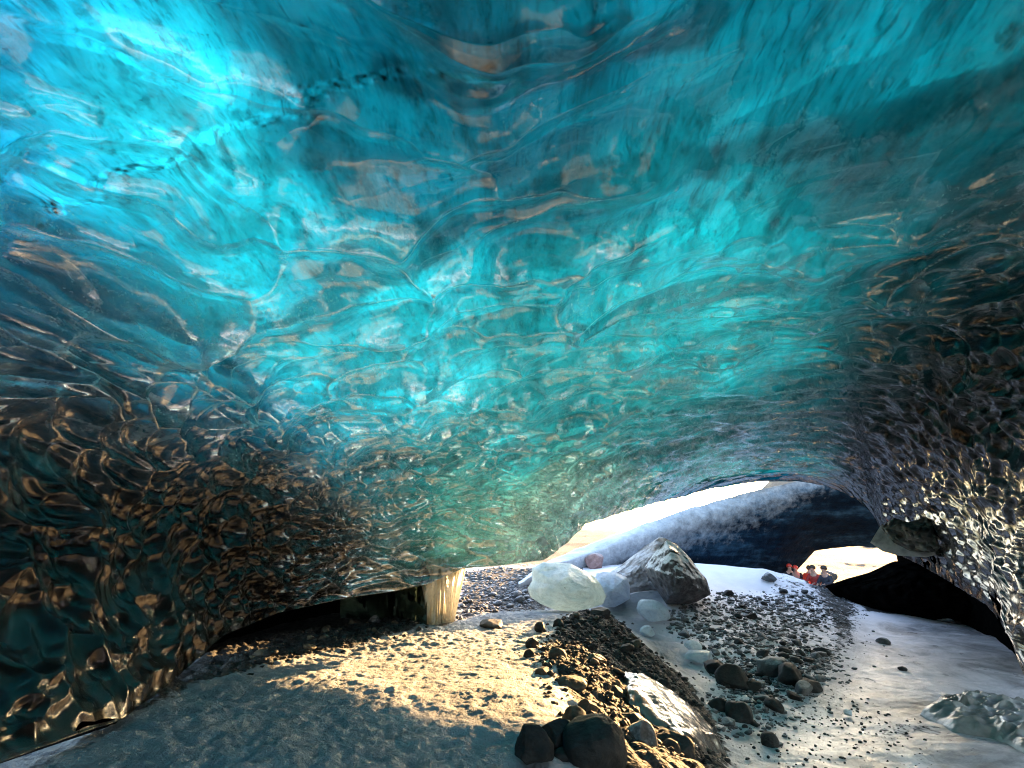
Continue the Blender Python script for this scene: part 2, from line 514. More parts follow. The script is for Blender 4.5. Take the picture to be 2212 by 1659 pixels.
# polygon masks, photo coordinates -> plan
def ray_ground(X, Y, rmax=60.0):
    d = pix_dir(X, Y)
    t = np.linspace(2.5, rmax, 1400)
    P = C0 + d[None] * t[:, None]
    below = P[:, 2] < base_z(P[:, 0], P[:, 1])
    k = int(np.argmax(below)) if below.any() else len(t) - 1
    if k == 0: return P[0]
    lo, hi = t[k - 1], t[k]
    for _ in range(12):
        m = 0.5 * (lo + hi); p = C0 + d * m
        if p[2] < base_z(p[0:1], p[1:2])[0]: hi = m
        else: lo = m
    return C0 + d * hi

def poly_plan(pts):
    return np.array([ray_ground(X, Y)[:2] for X, Y in pts])

def poly_sd(x, y, poly):
    """signed distance, positive inside"""
    P = np.stack([x, y], -1).reshape(-1, 2)
    d = np.full(len(P), 1e9); ins = np.zeros(len(P), bool)
    n = len(poly)
    for i in range(n):
        a, b = poly[i], poly[(i + 1) % n]
        e = b - a; w_ = P - a
        t = np.clip((w_ @ e) / (e @ e + 1e-12), 0, 1)
        d = np.minimum(d, np.linalg.norm(w_ - t[:, None] * e, axis=1))
        c = (a[1] > P[:, 1]) != (b[1] > P[:, 1])
        xx = a[0] + (P[:, 1] - a[1]) * e[0] / (e[1] if abs(e[1]) > 1e-12 else 1e-12)
        ins ^= c & (P[:, 0] < xx)
    return np.where(ins, d, -d).reshape(np.shape(x))

PO_RIDGE = poly_plan([(1165, 1400), (1200, 1350), (1300, 1328), (1330, 1335), (1390, 1390), (1450, 1445), (1500, 1490), (1545, 1550), (1575, 1610), (1590, 1700), (1420, 1720), (1260, 1660),
                      (1200, 1640), (1150, 1600), (1215, 1570), (1240, 1530), (1200, 1470)])
PO_LEFT = poly_plan([(250, 1575), (430, 1490), (600, 1443), (760, 1405), (900, 1368), (935, 1345), (850, 1335), (760, 1350), (600, 1370), (470, 1400), (330, 1480), (60, 1600)])
PO_BANK = poly_plan([(1390, 1330), (1500, 1290), (1640, 1285), (1700, 1240), (1800, 1270), (1860, 1330), (1850, 1390), (1800, 1470), (1720, 1540), (1640, 1600), (1570, 1610), (1545, 1560), (1500, 1480), (1480, 1400)])
PO_BANK_EDGE = poly_plan([(1690, 1238), (1800, 1262), (1870, 1320), (1860, 1385), (1800, 1470), (1730, 1520), (1700, 1500), (1770, 1420), (1790, 1360), (1760, 1300)])
PO_VALLEY = poly_plan([(1860, 1340), (1850, 1400), (1790, 1500), (1700, 1560), (1600, 1620), (1590, 1740), (2500, 1740), (2500, 1400), (2200, 1320)])
PO_STEP = poly_plan([(720, 1440), (900, 1400), (1170, 1400), (1190, 1470), (1220, 1550), (1100, 1585), (930, 1560), (820, 1500)])
PO_TUNNEL = poly_plan([(1795, 1262), (1868, 1318), (1950, 1328), (2050, 1334), (2130, 1345), (2300, 1350), (2300, 1225), (1900, 1225)])
PO_HOLLOW = poly_plan([(60, 1600), (330, 1490), (480, 1405), (620, 1378), (760, 1357), (900, 1348), (925, 1330), (905, 1262), (700, 1262), (480, 1265), (200, 1300), (-100, 1450)])
PO_FAR = poly_plan([(985, 1338), (1130, 1326), (1215, 1316), (1270, 1262), (1250, 1228), (1060, 1226), (985, 1240)])

def full_z(x, y):
    z = base_z(x, y)
    r = np.hypot(x, y)
    P2 = np.stack([x, y, 0 * x], -1)
    rid = sstep(-0.25, 0.35, poly_sd(x, y, PO_RIDGE)) * (r < 16)
    lef = sstep(-0.2, 0.3, poly_sd(x, y, PO_LEFT)) * (r < 20)
    bnk = sstep(-0.5, 0.6, poly_sd(x, y, PO_BANK)) * (r < 30)
    edg = sstep(-0.4, 0.5, poly_sd(x, y, PO_BANK_EDGE)) * (r < 30)
    val = sstep(-0.4, 0.5, poly_sd(x, y, PO_VALLEY)) * (r < 40)
    stp = sstep(-0.5, 0.4, poly_sd(x, y, PO_STEP)) * (r < 16)
    far = sstep(-0.5, 0.5, poly_sd(x, y, PO_FAR)) * (r < 40)
    crust = (1 - rid) * (1 - val) * (1 - bnk) * (r < 16) * (1 - 0.45 * stp)
    out_k = sstep(20, 60, r)
    z = z + fbm(P2 * 0.55, 3, 5) * 0.10 * (1 - 0.8 * val) * (1 - out_k)
    # frozen crust: small sharp lumps
    l1 = fbm(P2 * np.array([7.0, 7.0, 1]), 4, 21, 0.6)
    l2 = np.abs(fbm(P2 * np.array([4.0, 4.0, 1]), 3, 31))
    z = z + crust * (0.034 * l1 - 0.035 * l2 + 0.015 + 0.040 * (0.35 - np.minimum(worley(P2 * np.array([8.5, 8.5, 1]) + 0.5 * fbm(P2 * 3.0, 2, 23)[..., None], 24), 0.5)) * sstep(-0.3, 0.3, fbm(P2 * 1.4, 2, 25)))
    # foot and wind pits on the trodden snow
    pit = worley(P2 * np.array([7.5, 6.0, 1]) + 0.35 * fbm(P2 * 2, 2, 8)[..., None], 41)
    rp = fbm(P2 * np.array([2.6, 6.5, 1]) + 0.6 * fbm(P2 * 1.5, 2, 43)[..., None], 4, 44, 0.55)
    z = z + stp * (0.007 * rp + 0.006 * np.abs(fbm(P2 * 9.0, 3, 45)) - 0.003)
    # gravel ridges
    rk = worley(P2 * np.array([5.0, 5.0, 1]), 51)
    rk2 = worley(P2 * np.array([11.0, 11.0, 1]), 52)
    z = z + (rid + lef) * (0.07 * (0.6 - np.minimum(rk, 0.6)) * 1.8 + 0.03 * (0.6 - rk2) + 0.05 * fbm(P2 * 2.2, 3, 57))
    z = z + (bnk + far) * (0.05 * fbm(P2 * 3.0, 4, 61) + 0.05 * (0.5 - np.minimum(worley(P2 * np.array([3.5, 3.5, 1]), 63), 0.5)))
    # ice pan of the valley: terraces
    tr = fbm(P2 * np.array([0.55, 1.6, 1]), 4, 71)
    z = z + val * (0.035 * np.floor(tr * 5) / 5 + 0.03 * tr + 0.008 * fbm(P2 * 6, 3, 73))
    z = z + out_k * fbm(P2 * 0.12, 5, 81) * 0.8
    gravel = np.maximum.reduce([rid * 1.0, lef * 0.88, bnk * 0.40, edg * 0.62, far * 0.62])
    gravel = np.maximum(gravel, out_k * 0.60)
    sand = sstep(0.1, 0.5, fbm(P2 * np.array([0.8, 1.5, 1]), 4, 77)) * val * 0.40
    gravel = np.maximum(gravel, sand)
    gravel = np.maximum(gravel, sstep(-0.3, 0.4, poly_sd(x, y, PO_TUNNEL)) * (r < 45))  # tunnel floor set to dark gravel to paint in its shade
    gravel = np.maximum(gravel, sstep(-0.1, 0.25, poly_sd(x, y, PO_HOLLOW)) * (r < 45))  # same dark gravel tone stands for the shade inside the left hollow
    ax = np.arctan2(x, y)
    gravel = np.maximum(gravel, 0.78 * sstep(23, 28, r) * sstep(R(19), R(25), ax))
    gravel = np.maximum(gravel, 0.70 * sstep(17, 24, r) * (1 - sstep(R(10), R(18), ax)))
    return z, gravel, val, np.maximum(crust, stp)

def build_ground():
    a1 = np.linspace(R(-58), R(58), 1000)
    a2 = np.linspace(R(58), R(302), 120)[1:-1]
    az = np.concatenate([a1, a2])
    rr = np.concatenate([np.geomspace(0.35, 3.4, 14)[:-1], np.geomspace(3.4, 46, 760), np.geomspace(46, 4500, 90)[1:]])
    A, Rr = np.meshgrid(az, rr)
    x, y = Rr * np.sin(A), Rr * np.cos(A)
    z, gr, ic, cr = full_z(x, y)
    V = np.stack([x, y, z], -1)
    V = np.concatenate([V.reshape(-1, 3), [[0, 0, 0.0]]])
    F = grid_faces(len(rr), len(az), True)[:, ::-1]
    me = make_mesh("ground", V, F)
    for n_, v_ in (("gravel", gr), ("icy", ic), ("crust", cr)):
        attr(me, n_, np.append(v_.ravel(), 0))
    link("ground", me, M_GROUND, kind="structure", label="snow covered cave floor with gravel banks and a frozen stream bed", cat="ground")
build_ground()

# ================================================================ ICE CAVE
BND = [  # lower rim of the ice, photo coordinates, left to right
    (-420, 1800), (0, 1650), (250, 1565), (350, 1490), (480, 1375), (600, 1325), (750, 1292), (850, 1278), (925, 1262), (1000, 1228), (1080, 1222), (1170, 1210),
    (1225, 1172), (1262, 1132), (1400, 1090), (1550, 1052), (1640, 1040), (1720, 1038), (1790, 1050), (1850, 1078), (1885, 1108), (1905, 1150), (1925, 1190), (1985, 1220), (2050, 1256), (2130, 1306), (2172, 1360), (2190, 1440), (2215, 1500)]
ba, be = az_el(pix_dir([b[0] for b in BND], [b[1] for b in BND]))
for k_ in range(1, len(ba)):
    ba[k_] = max(ba[k_], ba[k_ - 1] + R(0.35))
BA = np.concatenate([[R(-180), R(-140), R(-100), R(-75)], ba, [R(58), R(75), R(100), R(115), R(130), R(155), R(168), R(180)]])
BE = np.concatenate([[R(-12), R(-14), R(-18), R(-22)], be, [R(-16), R(-14), R(-12), R(4), R(22), R(26), R(16), R(-12)]])  # raised behind the camera: unseen opening added for fill skylight

RC = [  # X, Y, range of the ice from the camera
    (1106, 0, 4.8), (0, 0, 5.6), (2212, 0, 7.2), (1106, 830, 9.4), (1106, 500, 6.6), (1106, 1000, 11.6), (1106, 1200, 11.6), (1225, 1172, 12.8), (1262, 1132, 13.8), (1400, 1090, 16.2),
    (0, 830, 6.2), (0, 1300, 5.6), (0, 1640, 4.9), (300, 1300, 7.2), (300, 1000, 7.0), (300, 500, 6.1), (600, 1200, 9.8), (600, 900, 8.6), (850, 1275, 11.2), (1000, 1228, 11.3), (480, 1370, 9.0), (250, 1560, 5.9), (600, 1325, 10.2),
    (1550, 1050, 18.6), (1750, 1042, 19.5), (1900, 1150, 18.5), (1500, 800, 10.2), (1700, 600, 8.6), (2000, 800, 10.2), (2000, 1000, 12.6), (2200, 1000, 9.6), (2200, 1300, 9.4), (2050, 1256, 14.6), (1930, 1195, 17.4), (2180, 1370, 11.0), (2195, 1450, 9.6), (2212, 600, 8.6), (2212, 300, 7.8),
    (1500, 950, 13), (1700, 950, 14), (800, 700, 7.2), (1400, 300, 6.2), (700, 200, 5.4),
]
rd = [pix_dir(X, Y) for X, Y, _ in RC]; rv = [math.log(r) for *_, r in RC]
for a_, e_, r_ in [(0, 89, 4.0), (180, 45, 5.0), (180, 0, 9.0), (-120, 40, 5.4), (-120, 0, 6.2), (-80, 0, 5.0), (-75, 40, 5.0), (-80, -18, 4.8), (110, 40, 8.0), (110, 15, 13.0), (70, 20, 8.6), (75, 50, 6.5), (150, 5, 11)]:
    rd.append(dir_ae(np.array(R(a_)), np.array(R(e_)))); rv.append(math.log(r_))
RANGE = RBF(np.array(rd), rv, 3, 0.0005)

# brightness painted into the ice by direction (0 none, 1 much) and how thin the ice is
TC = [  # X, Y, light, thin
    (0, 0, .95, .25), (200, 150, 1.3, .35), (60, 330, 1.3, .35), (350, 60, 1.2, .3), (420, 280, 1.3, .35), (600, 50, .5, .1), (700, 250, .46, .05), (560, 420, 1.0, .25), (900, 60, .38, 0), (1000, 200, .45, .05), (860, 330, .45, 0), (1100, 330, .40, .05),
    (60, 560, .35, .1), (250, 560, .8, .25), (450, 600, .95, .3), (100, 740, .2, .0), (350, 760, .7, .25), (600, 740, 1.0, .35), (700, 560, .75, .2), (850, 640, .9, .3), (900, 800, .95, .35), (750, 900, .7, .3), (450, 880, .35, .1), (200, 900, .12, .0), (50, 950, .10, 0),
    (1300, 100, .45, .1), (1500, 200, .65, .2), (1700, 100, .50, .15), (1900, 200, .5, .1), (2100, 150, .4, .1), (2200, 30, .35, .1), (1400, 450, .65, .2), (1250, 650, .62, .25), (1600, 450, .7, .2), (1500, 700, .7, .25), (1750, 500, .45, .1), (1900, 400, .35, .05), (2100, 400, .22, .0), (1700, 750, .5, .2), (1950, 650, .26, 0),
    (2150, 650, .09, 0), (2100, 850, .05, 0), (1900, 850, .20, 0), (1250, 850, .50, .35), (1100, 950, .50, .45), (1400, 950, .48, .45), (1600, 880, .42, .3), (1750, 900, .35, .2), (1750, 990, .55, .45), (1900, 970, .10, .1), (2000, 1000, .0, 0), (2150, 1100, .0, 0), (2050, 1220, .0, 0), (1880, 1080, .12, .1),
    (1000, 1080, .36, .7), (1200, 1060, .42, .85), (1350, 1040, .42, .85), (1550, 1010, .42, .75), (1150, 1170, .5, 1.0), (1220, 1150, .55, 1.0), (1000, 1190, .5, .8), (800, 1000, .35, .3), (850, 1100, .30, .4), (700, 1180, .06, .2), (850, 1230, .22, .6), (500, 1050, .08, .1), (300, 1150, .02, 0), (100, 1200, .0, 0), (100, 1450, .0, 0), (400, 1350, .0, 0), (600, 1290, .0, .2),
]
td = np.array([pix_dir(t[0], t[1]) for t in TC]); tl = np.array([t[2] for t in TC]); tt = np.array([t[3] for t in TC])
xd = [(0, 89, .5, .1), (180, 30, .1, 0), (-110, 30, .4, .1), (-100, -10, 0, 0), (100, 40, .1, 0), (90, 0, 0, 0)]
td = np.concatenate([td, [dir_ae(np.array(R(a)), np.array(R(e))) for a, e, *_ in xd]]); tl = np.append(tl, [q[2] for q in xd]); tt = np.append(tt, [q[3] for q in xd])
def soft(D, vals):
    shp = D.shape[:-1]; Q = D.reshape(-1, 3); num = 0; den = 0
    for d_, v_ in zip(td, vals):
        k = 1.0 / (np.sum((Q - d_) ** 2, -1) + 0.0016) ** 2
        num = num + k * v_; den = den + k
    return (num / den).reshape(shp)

def build_cave():
    a1 = np.linspace(R(-66), R(64), 1320)
    a2 = np.linspace(R(64), R(294), 150)[1:-1]
    az = np.concatenate([a1, a2])
    azw = (az + math.pi) % (2 * math.pi) - math.pi
    eb = np.interp(azw, BA, BE)
    wv = np.concatenate([np.linspace(0, 0.70, 760), np.linspace(0.70, 1.0, 90)[1:]])
    W, A = np.meshgrid(wv, azw, indexing='ij')
    E = eb[None] + (R(89.2) - eb[None]) * W
    D = dir_ae(A, E)
    # range on a coarse net, refined linearly is not smooth enough: evaluate fully
    r = np.exp(RANGE(D)); r = np.clip(r, 3.2, 26)
    P = C0 + D * r[..., None]
    # normals into the cave
    du = np.roll(P, -1, 1) - np.roll(P, 1, 1)
    dv = np.gradient(P, axis=0)
    N = np.cross(du, dv); N /= np.linalg.norm(N, axis=-1, keepdims=True) + 1e-12
    s = np.sign(np.sum(N * -D, -1, keepdims=True)); N = N * s
    # scallops: cells shrink slowly with distance
    q = dir_ae(A * 0.52, E) * (r ** 1.55)[..., None]
    warp = np.stack([fbm(P * 0.5, 3, 101), fbm(P * 0.5, 3, 111), fbm(P * 0.5, 3, 121)], -1)
    warp2 = np.stack([fbm(P * 1.6, 2, 105), fbm(P * 1.6, 2, 115), fbm(P * 1.6, 2, 125)], -1)
    q0 = q + warp * 1.1 + warp2 * 0.32
    st = np.array([0.36, 0.46, 0.62])
    lowk = 1 - sstep(R(12), R(38), E)           # scallops get dense away from the crown
    edge = sstep(0.0, 0.02, W)
    kL = r ** -0.55
    big = worley(q0 * st * 0.75, 5, 0.028)
    mid = worley(q0 * st * 1.6 + 3.7, 9, 0.028)
    sml = worley(q0 * st * 3.3 + 8.1, 13, 0.028)
    cb, cm, cs = 2.4 / 0.75, 2.4 / 1.6, 2.4 / 3.3
    msk = sstep(-0.25, 0.35, fbm(P * 0.35, 2, 141))
    rgt = sstep(R(8), R(30), A)                 # the right wall has finer, denser cells
    lft = (1 - sstep(R(-34), R(-16), A)) * (1 - sstep(R(2), R(14), E))
    wB = (0.45 + 0.55 * (1 - sstep(R(26), R(42), E))) * (0.25 + 0.75 * sstep(R(2), R(14), E)) * (1 - 0.55 * rgt)
    wM = 0.06 + 0.12 * msk + 0.72 * (1 - sstep(R(9), R(20), E - R(12) * rgt))
    wM = wM * (1 - 0.35 * lft)
    wS = 0.02 + 0.62 * (1 - sstep(R(3), R(11), E - R(9) * rgt))
    cb, cm, cs = cb * 0.9, cm * 0.95, cs * 0.85
    h = 1.0 * cb * wB * np.minimum(big, 0.75) + 1.1 * cm * wM * np.minimum(mid, 0.75) + 0.9 * cs * wS * np.minimum(sml, 0.75)
    h = h * kL + 0.20 * fbm(P * 0.6, 2, 131) - 0.1
    upv = dv / (np.linalg.norm(dv, axis=-1, keepdims=True) + 1e-9)
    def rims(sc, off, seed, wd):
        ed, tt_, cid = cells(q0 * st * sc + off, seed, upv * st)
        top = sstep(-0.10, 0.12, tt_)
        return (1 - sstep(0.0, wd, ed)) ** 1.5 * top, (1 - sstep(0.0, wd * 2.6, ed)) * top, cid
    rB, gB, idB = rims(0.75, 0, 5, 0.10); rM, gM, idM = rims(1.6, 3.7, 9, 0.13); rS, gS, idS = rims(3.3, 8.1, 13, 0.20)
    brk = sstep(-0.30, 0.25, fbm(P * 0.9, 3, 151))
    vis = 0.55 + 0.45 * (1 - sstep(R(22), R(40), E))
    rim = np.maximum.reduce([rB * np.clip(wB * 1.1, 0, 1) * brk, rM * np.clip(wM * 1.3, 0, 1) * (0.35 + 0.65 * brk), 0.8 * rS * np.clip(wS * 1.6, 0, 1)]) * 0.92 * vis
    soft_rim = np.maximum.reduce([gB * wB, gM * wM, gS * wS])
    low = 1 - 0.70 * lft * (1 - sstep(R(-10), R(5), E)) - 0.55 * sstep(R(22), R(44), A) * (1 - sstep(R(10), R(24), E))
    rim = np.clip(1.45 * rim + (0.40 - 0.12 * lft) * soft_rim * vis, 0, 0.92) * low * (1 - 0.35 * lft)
    graze = np.clip(np.sum(N * -D, -1), 0, 1)
    flat = np.clip(0.30 + 1.15 * graze, 0.42, 1.0)     # scallops flatten out towards the mouth
    flat = flat * (1 - 0.22 * lft) * (1 - 0.28 * rgt)
    h = h * (0.30 + 0.70 * edge) * flat
    P = P + N * h[..., None]
    hL = (1.0 * cb * wB * np.minimum(big, 0.75)) * kL
    NL = N
    # rim and the glacier's upper side
    light = soft(D[::10, ::5], tl); thin = soft(D[::10, ::5], tt)
    D0 = D[0]; P0 = P[0]; r0 = r[0]
    wo = np.concatenate([[0.0, 0.0], np.linspace(0.0, 1.0, 70)])
    eo = eb[None] + (R(89.2) - eb[None]) * wo[:, None]
    Ao = np.broadcast_to(azw[None], eo.shape)
    Do = dir_ae(Ao, eo)
    ro = np.clip(np.exp(RANGE(Do)), 3.2, 26)
    th = 0.35 + 2.4 * sstep(0, 0.5, wo)[:, None] * (1 + 0 * ro)
    Po = C0 + Do * (ro + th)[..., None]
    Po[0] = P0 + D0 * 0.12 + np.array([0, 0, 0.02]); Po[1] = C0 + D0 * (r0 + 0.25)[:, None] + np.array([0, 0, 0.06])
    ash = 1 - np.clip(1.06 * soft(Do, tl) - 0.06, 0, 1)  # added light block on the unseen top, taken from the brightness map
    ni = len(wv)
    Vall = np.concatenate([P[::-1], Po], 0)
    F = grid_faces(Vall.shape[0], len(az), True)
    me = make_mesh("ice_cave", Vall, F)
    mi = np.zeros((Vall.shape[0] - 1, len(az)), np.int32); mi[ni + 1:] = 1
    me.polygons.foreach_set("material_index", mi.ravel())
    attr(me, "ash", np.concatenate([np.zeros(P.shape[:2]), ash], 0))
    dark = np.maximum(lft * (1 - sstep(R(-7), R(5), E)), 0.75 * sstep(R(22), R(46), A) * (1 - sstep(R(16), R(28), E)))
    lowl = (1 - sstep(R(-30), R(-12), A)) * (1 - sstep(R(-2), R(11), E))
    dark = np.maximum(dark, lowl)
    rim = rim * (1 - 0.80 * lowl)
    rlow = sstep(R(22), R(40), A) * (1 - sstep(R(6), R(27), E + R(3) * fbm(P * 0.7, 2, 191)))
    ash_shade = np.clip(np.maximum(0.88 * rlow, 0.82 * lowl), 0, 1)
    attr(me, "ash_shade", np.concatenate([ash_shade[::-1], np.full((len(wo), len(az)), 0.1)], 0))
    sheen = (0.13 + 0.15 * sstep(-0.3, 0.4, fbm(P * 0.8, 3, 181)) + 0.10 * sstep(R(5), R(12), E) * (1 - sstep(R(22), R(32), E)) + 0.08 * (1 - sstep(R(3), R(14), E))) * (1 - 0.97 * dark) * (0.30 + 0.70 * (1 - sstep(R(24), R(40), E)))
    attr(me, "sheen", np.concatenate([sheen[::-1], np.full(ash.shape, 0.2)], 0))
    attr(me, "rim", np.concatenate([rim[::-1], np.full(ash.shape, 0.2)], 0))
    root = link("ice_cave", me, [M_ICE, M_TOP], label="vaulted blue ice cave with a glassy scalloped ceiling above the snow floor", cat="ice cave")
    # check the orientation: faces of the inner side must look at the camera
    f0 = me.polygons[(ni // 2) * len(az) + 600]
    if f0.normal.dot(Vector(C0) - f0.center) < 0:
        me.flip_normals()
    # core: blue ice with ash bands inside the clear skin
    sl_r, sl_c = slice(0, None, 2), slice(0, None, 2)
    Dk, rk, Wk = D[sl_r, sl_c], r[sl_r, sl_c], W[sl_r, sl_c]
    bigk = big[sl_r, sl_c]
    dep = 0.12 + 0.55 * sstep(0.0, 0.12, Wk)
    Pk = C0 + Dk * (rk + dep)[..., None] + NL[sl_r, sl_c] * (0.6 * hL[sl_r, sl_c])[..., None]
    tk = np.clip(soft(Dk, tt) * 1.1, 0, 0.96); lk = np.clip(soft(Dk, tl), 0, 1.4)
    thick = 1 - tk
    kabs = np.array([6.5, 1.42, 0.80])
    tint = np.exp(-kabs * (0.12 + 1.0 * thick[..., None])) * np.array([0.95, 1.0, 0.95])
    tint = tint * np.clip(0.002 + 0.74 * np.maximum(lk - 0.06, 0), 0, 0.86)[..., None]  # bright and dark areas of the vault painted into the core colour
    def band(pts, wd, nz=0.018):
        q_ = pix_dir([p[0] for p in pts], [p[1] for p in pts])
        best = np.full(Dk.shape[:2], 9.0)
        for a_, b_ in zip(q_[:-1], q_[1:]):
            e_ = b_ - a_
            t_ = np.clip(((Dk - a_) @ e_) / (e_ @ e_), 0, 1)
            best = np.minimum(best, np.linalg.norm(Dk - a_ - t_[..., None] * e_, axis=-1))
        best = best + nz * fbm(Pk * 2.5, 3, 161)
        return 1 - sstep(wd * 0.5, wd, best)
    ashb = np.maximum.reduce([0.42 * band([(700, 545), (1000, 450), (1280, 370), (1500, 320), (1800, 270), (2230, 150)], 0.035),
                              0.5 * band([(560, 690), (760, 600), (980, 470)], 0.035), 0.55 * band([(860, 130), (1200, 60), (1500, 20)], 0.05),
                              0.5 * band([(1260, 990), (1480, 950), (1600, 930)], 0.022), 0.35 * band([(640, 60), (720, 200), (760, 420)], 0.05)])
    k_ = (sl_r, sl_c); wMk = wM[k_]; wSk = wS[k_]
    cell_shade = (0.68 + 0.60 * idB[k_]) * (1 + np.clip(wMk, 0, .8) * (1.15 * idM[k_] - 0.58)) * (1 + 0.6 * wSk * (idS[k_] - 0.5))  # light and dark painted per cell, paler towards the crests
    cell_shade = cell_shade * (0.78 + 0.75 * np.minimum(big[k_], 0.6)) * (1 + 0.9 * wMk * (np.minimum(mid[k_], 0.6) - 0.25))
    vein = band([(-40, 480), (120, 408), (260, 345), (420, 282), (560, 232), (700, 192), (820, 140), (960, 86), (1060, 60)], 0.015, 0.007)
    crumb = fbm(Pk * np.array([16, 16, 16]), 3, 171)
    cell_shade = cell_shade * (1 + vein * (0.10 + 1.9 * crumb))
    tint = tint * (1 - ashb)[..., None] * cell_shade[..., None]
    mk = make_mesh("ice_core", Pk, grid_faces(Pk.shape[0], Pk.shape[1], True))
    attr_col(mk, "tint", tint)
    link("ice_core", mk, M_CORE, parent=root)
    return root
CAVE = build_cave()

# ---- parts of the cave
M_DARKICE = mat_dirty_ice()
M_SHADEBLACK = mat_matt_black()
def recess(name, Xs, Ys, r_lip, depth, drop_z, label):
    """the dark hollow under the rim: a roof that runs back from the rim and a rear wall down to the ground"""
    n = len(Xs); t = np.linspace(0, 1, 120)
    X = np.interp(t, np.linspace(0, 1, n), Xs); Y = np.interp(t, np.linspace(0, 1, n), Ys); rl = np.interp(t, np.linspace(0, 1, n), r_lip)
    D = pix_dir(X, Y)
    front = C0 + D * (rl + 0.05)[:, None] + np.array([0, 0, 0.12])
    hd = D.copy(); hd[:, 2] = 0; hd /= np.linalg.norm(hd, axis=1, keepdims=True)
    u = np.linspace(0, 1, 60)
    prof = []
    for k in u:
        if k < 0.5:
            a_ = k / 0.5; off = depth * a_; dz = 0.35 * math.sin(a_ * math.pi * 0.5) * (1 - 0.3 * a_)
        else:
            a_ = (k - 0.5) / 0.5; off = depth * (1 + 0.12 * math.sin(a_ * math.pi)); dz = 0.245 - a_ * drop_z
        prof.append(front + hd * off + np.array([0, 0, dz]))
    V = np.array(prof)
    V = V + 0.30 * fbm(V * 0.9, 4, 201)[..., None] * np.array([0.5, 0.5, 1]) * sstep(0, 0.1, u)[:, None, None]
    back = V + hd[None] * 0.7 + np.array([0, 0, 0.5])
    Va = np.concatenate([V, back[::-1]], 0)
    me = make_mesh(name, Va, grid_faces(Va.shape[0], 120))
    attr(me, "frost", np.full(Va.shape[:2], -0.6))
    return link(name, me, M_SHADEBLACK, parent=CAVE, label=label)
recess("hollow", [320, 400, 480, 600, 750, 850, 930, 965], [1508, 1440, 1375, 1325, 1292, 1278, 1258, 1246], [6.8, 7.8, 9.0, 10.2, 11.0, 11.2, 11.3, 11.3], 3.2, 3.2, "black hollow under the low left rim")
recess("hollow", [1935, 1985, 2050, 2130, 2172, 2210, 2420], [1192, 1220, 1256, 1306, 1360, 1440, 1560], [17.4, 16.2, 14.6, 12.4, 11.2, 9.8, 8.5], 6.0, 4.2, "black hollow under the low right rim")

def build_curtain():
    n, m = 90, 60
    s_, t_ = np.meshgrid(np.linspace(0, 1, n), np.linspace(0, 1, m), indexing='ij')
    lx = np.interp(t_, [0, .5, 1], [908, 914, 924]); ly = np.interp(t_, [0, 1], [1215, 1354])
    rx = np.interp(t_, [0, .2, .45, .7, 1], [1012, 988, 970, 966, 982]); ry = np.interp(t_, [0, 1], [1195, 1342])
    X = lx * (1 - s_) + rx * s_; Y = ly * (1 - s_) + ry * s_
    rr = 11.36 - 0.24 * np.sin(math.pi * s_) + 0.35 * s_
    P = at(X, Y, rr)
    fl = 0.13 * np.abs(fbm(P * np.array([6, 6, 1.3]), 4, 301)) + 0.07 * fbm(P * np.array([5, 5, 1.2]), 3, 302)
    P = P + pix_dir(X, Y) * fl[..., None] + np.array([1.0, 0, 0.3]) * (0.07 * fbm(P * np.array([3, 3, 2.2]), 3, 303))[..., None]
    B = P + pix_dir(X, Y) * 0.28
    V = np.concatenate([P, B[::-1]], 0)
    me = make_mesh("ice_curtain", V, grid_faces(V.shape[0], m, True))
    link("ice_curtain", me, mat_ice_block("pale_fluted_ice", (0.97, 0.95, 0.86), (0.84, 0.82, 0.72), 0.2, 0.6, 5.0), parent=CAVE, label="short fluted curtain of pale ice reaching the ground")
    # low greenish wall that closes the hollow on its right side
    s_, t_ = np.meshgrid(np.linspace(0, 1, 80), np.linspace(0, 1, 40), indexing='ij')
    X = 735 + (922 - 735) * s_; Y = (1290 - 30 * s_) * (1 - t_) + (1342 + 8 * s_) * t_
    P = at(X, Y, 13.6 - 2.2 * s_ ** 1.5 + 0.4 * t_ * (1 - s_))
    dd = pix_dir(X, Y)
    P = P + dd * (0.25 * fbm(P * np.array([1.2, 1.2, 2.5]), 4, 305))[..., None]
    V = np.concatenate([P, (P + dd * 0.5)[::-1]], 0)
    link("low_wall", make_mesh("low_wall", V, grid_faces(V.shape[0], 40, True)), mat_ice_block("olive_ice", (0.12, 0.17, 0.13), (0.015, 0.03, 0.025), 0.3, 0.4, 1.5), parent=CAVE, label="low greenish ice wall at the right end of the left hollow")
build_curtain()

def slab(poly, r, thick, bump_amp, seed, n=46, bulge=0.25):
    """closed lump with the given outline, facing the camera side, of real thickness"""
    poly = np.array(poly, float); c = poly.mean(0)
    k = 96
    d = np.concatenate([poly, poly[:1]]); L = np.concatenate([[0], np.cumsum(np.linalg.norm(np.diff(d, axis=0), axis=1))])
    q = np.linspace(0, L[-1], k + 1)[:-1]
    ring = np.stack([np.interp(q, L, d[:, 0]), np.interp(q, L, d[:, 1])], -1)
    f = np.linspace(0.02, 1, n)
    rows = []
    for a in f:
        p = c + (ring - c) * a
        rr = r - bulge * (1 - a ** 2)
        rows.append(at(p[:, 0], p[:, 1], np.full(k, rr)))
    for a in f[::-1]:
        p = c + (ring - c) * a
        rows.append(at(p[:, 0], p[:, 1], np.full(k, r + thick * (1.001 - a ** 4))))
    V = np.array(rows)
    dirs = (V - C0) / np.linalg.norm(V - C0, axis=-1, keepdims=True)
    V = V + dirs * (bump_amp * fbm(V * 4.0, 4, seed))[..., None]
    return V, grid_faces(V.shape[0], k, True)

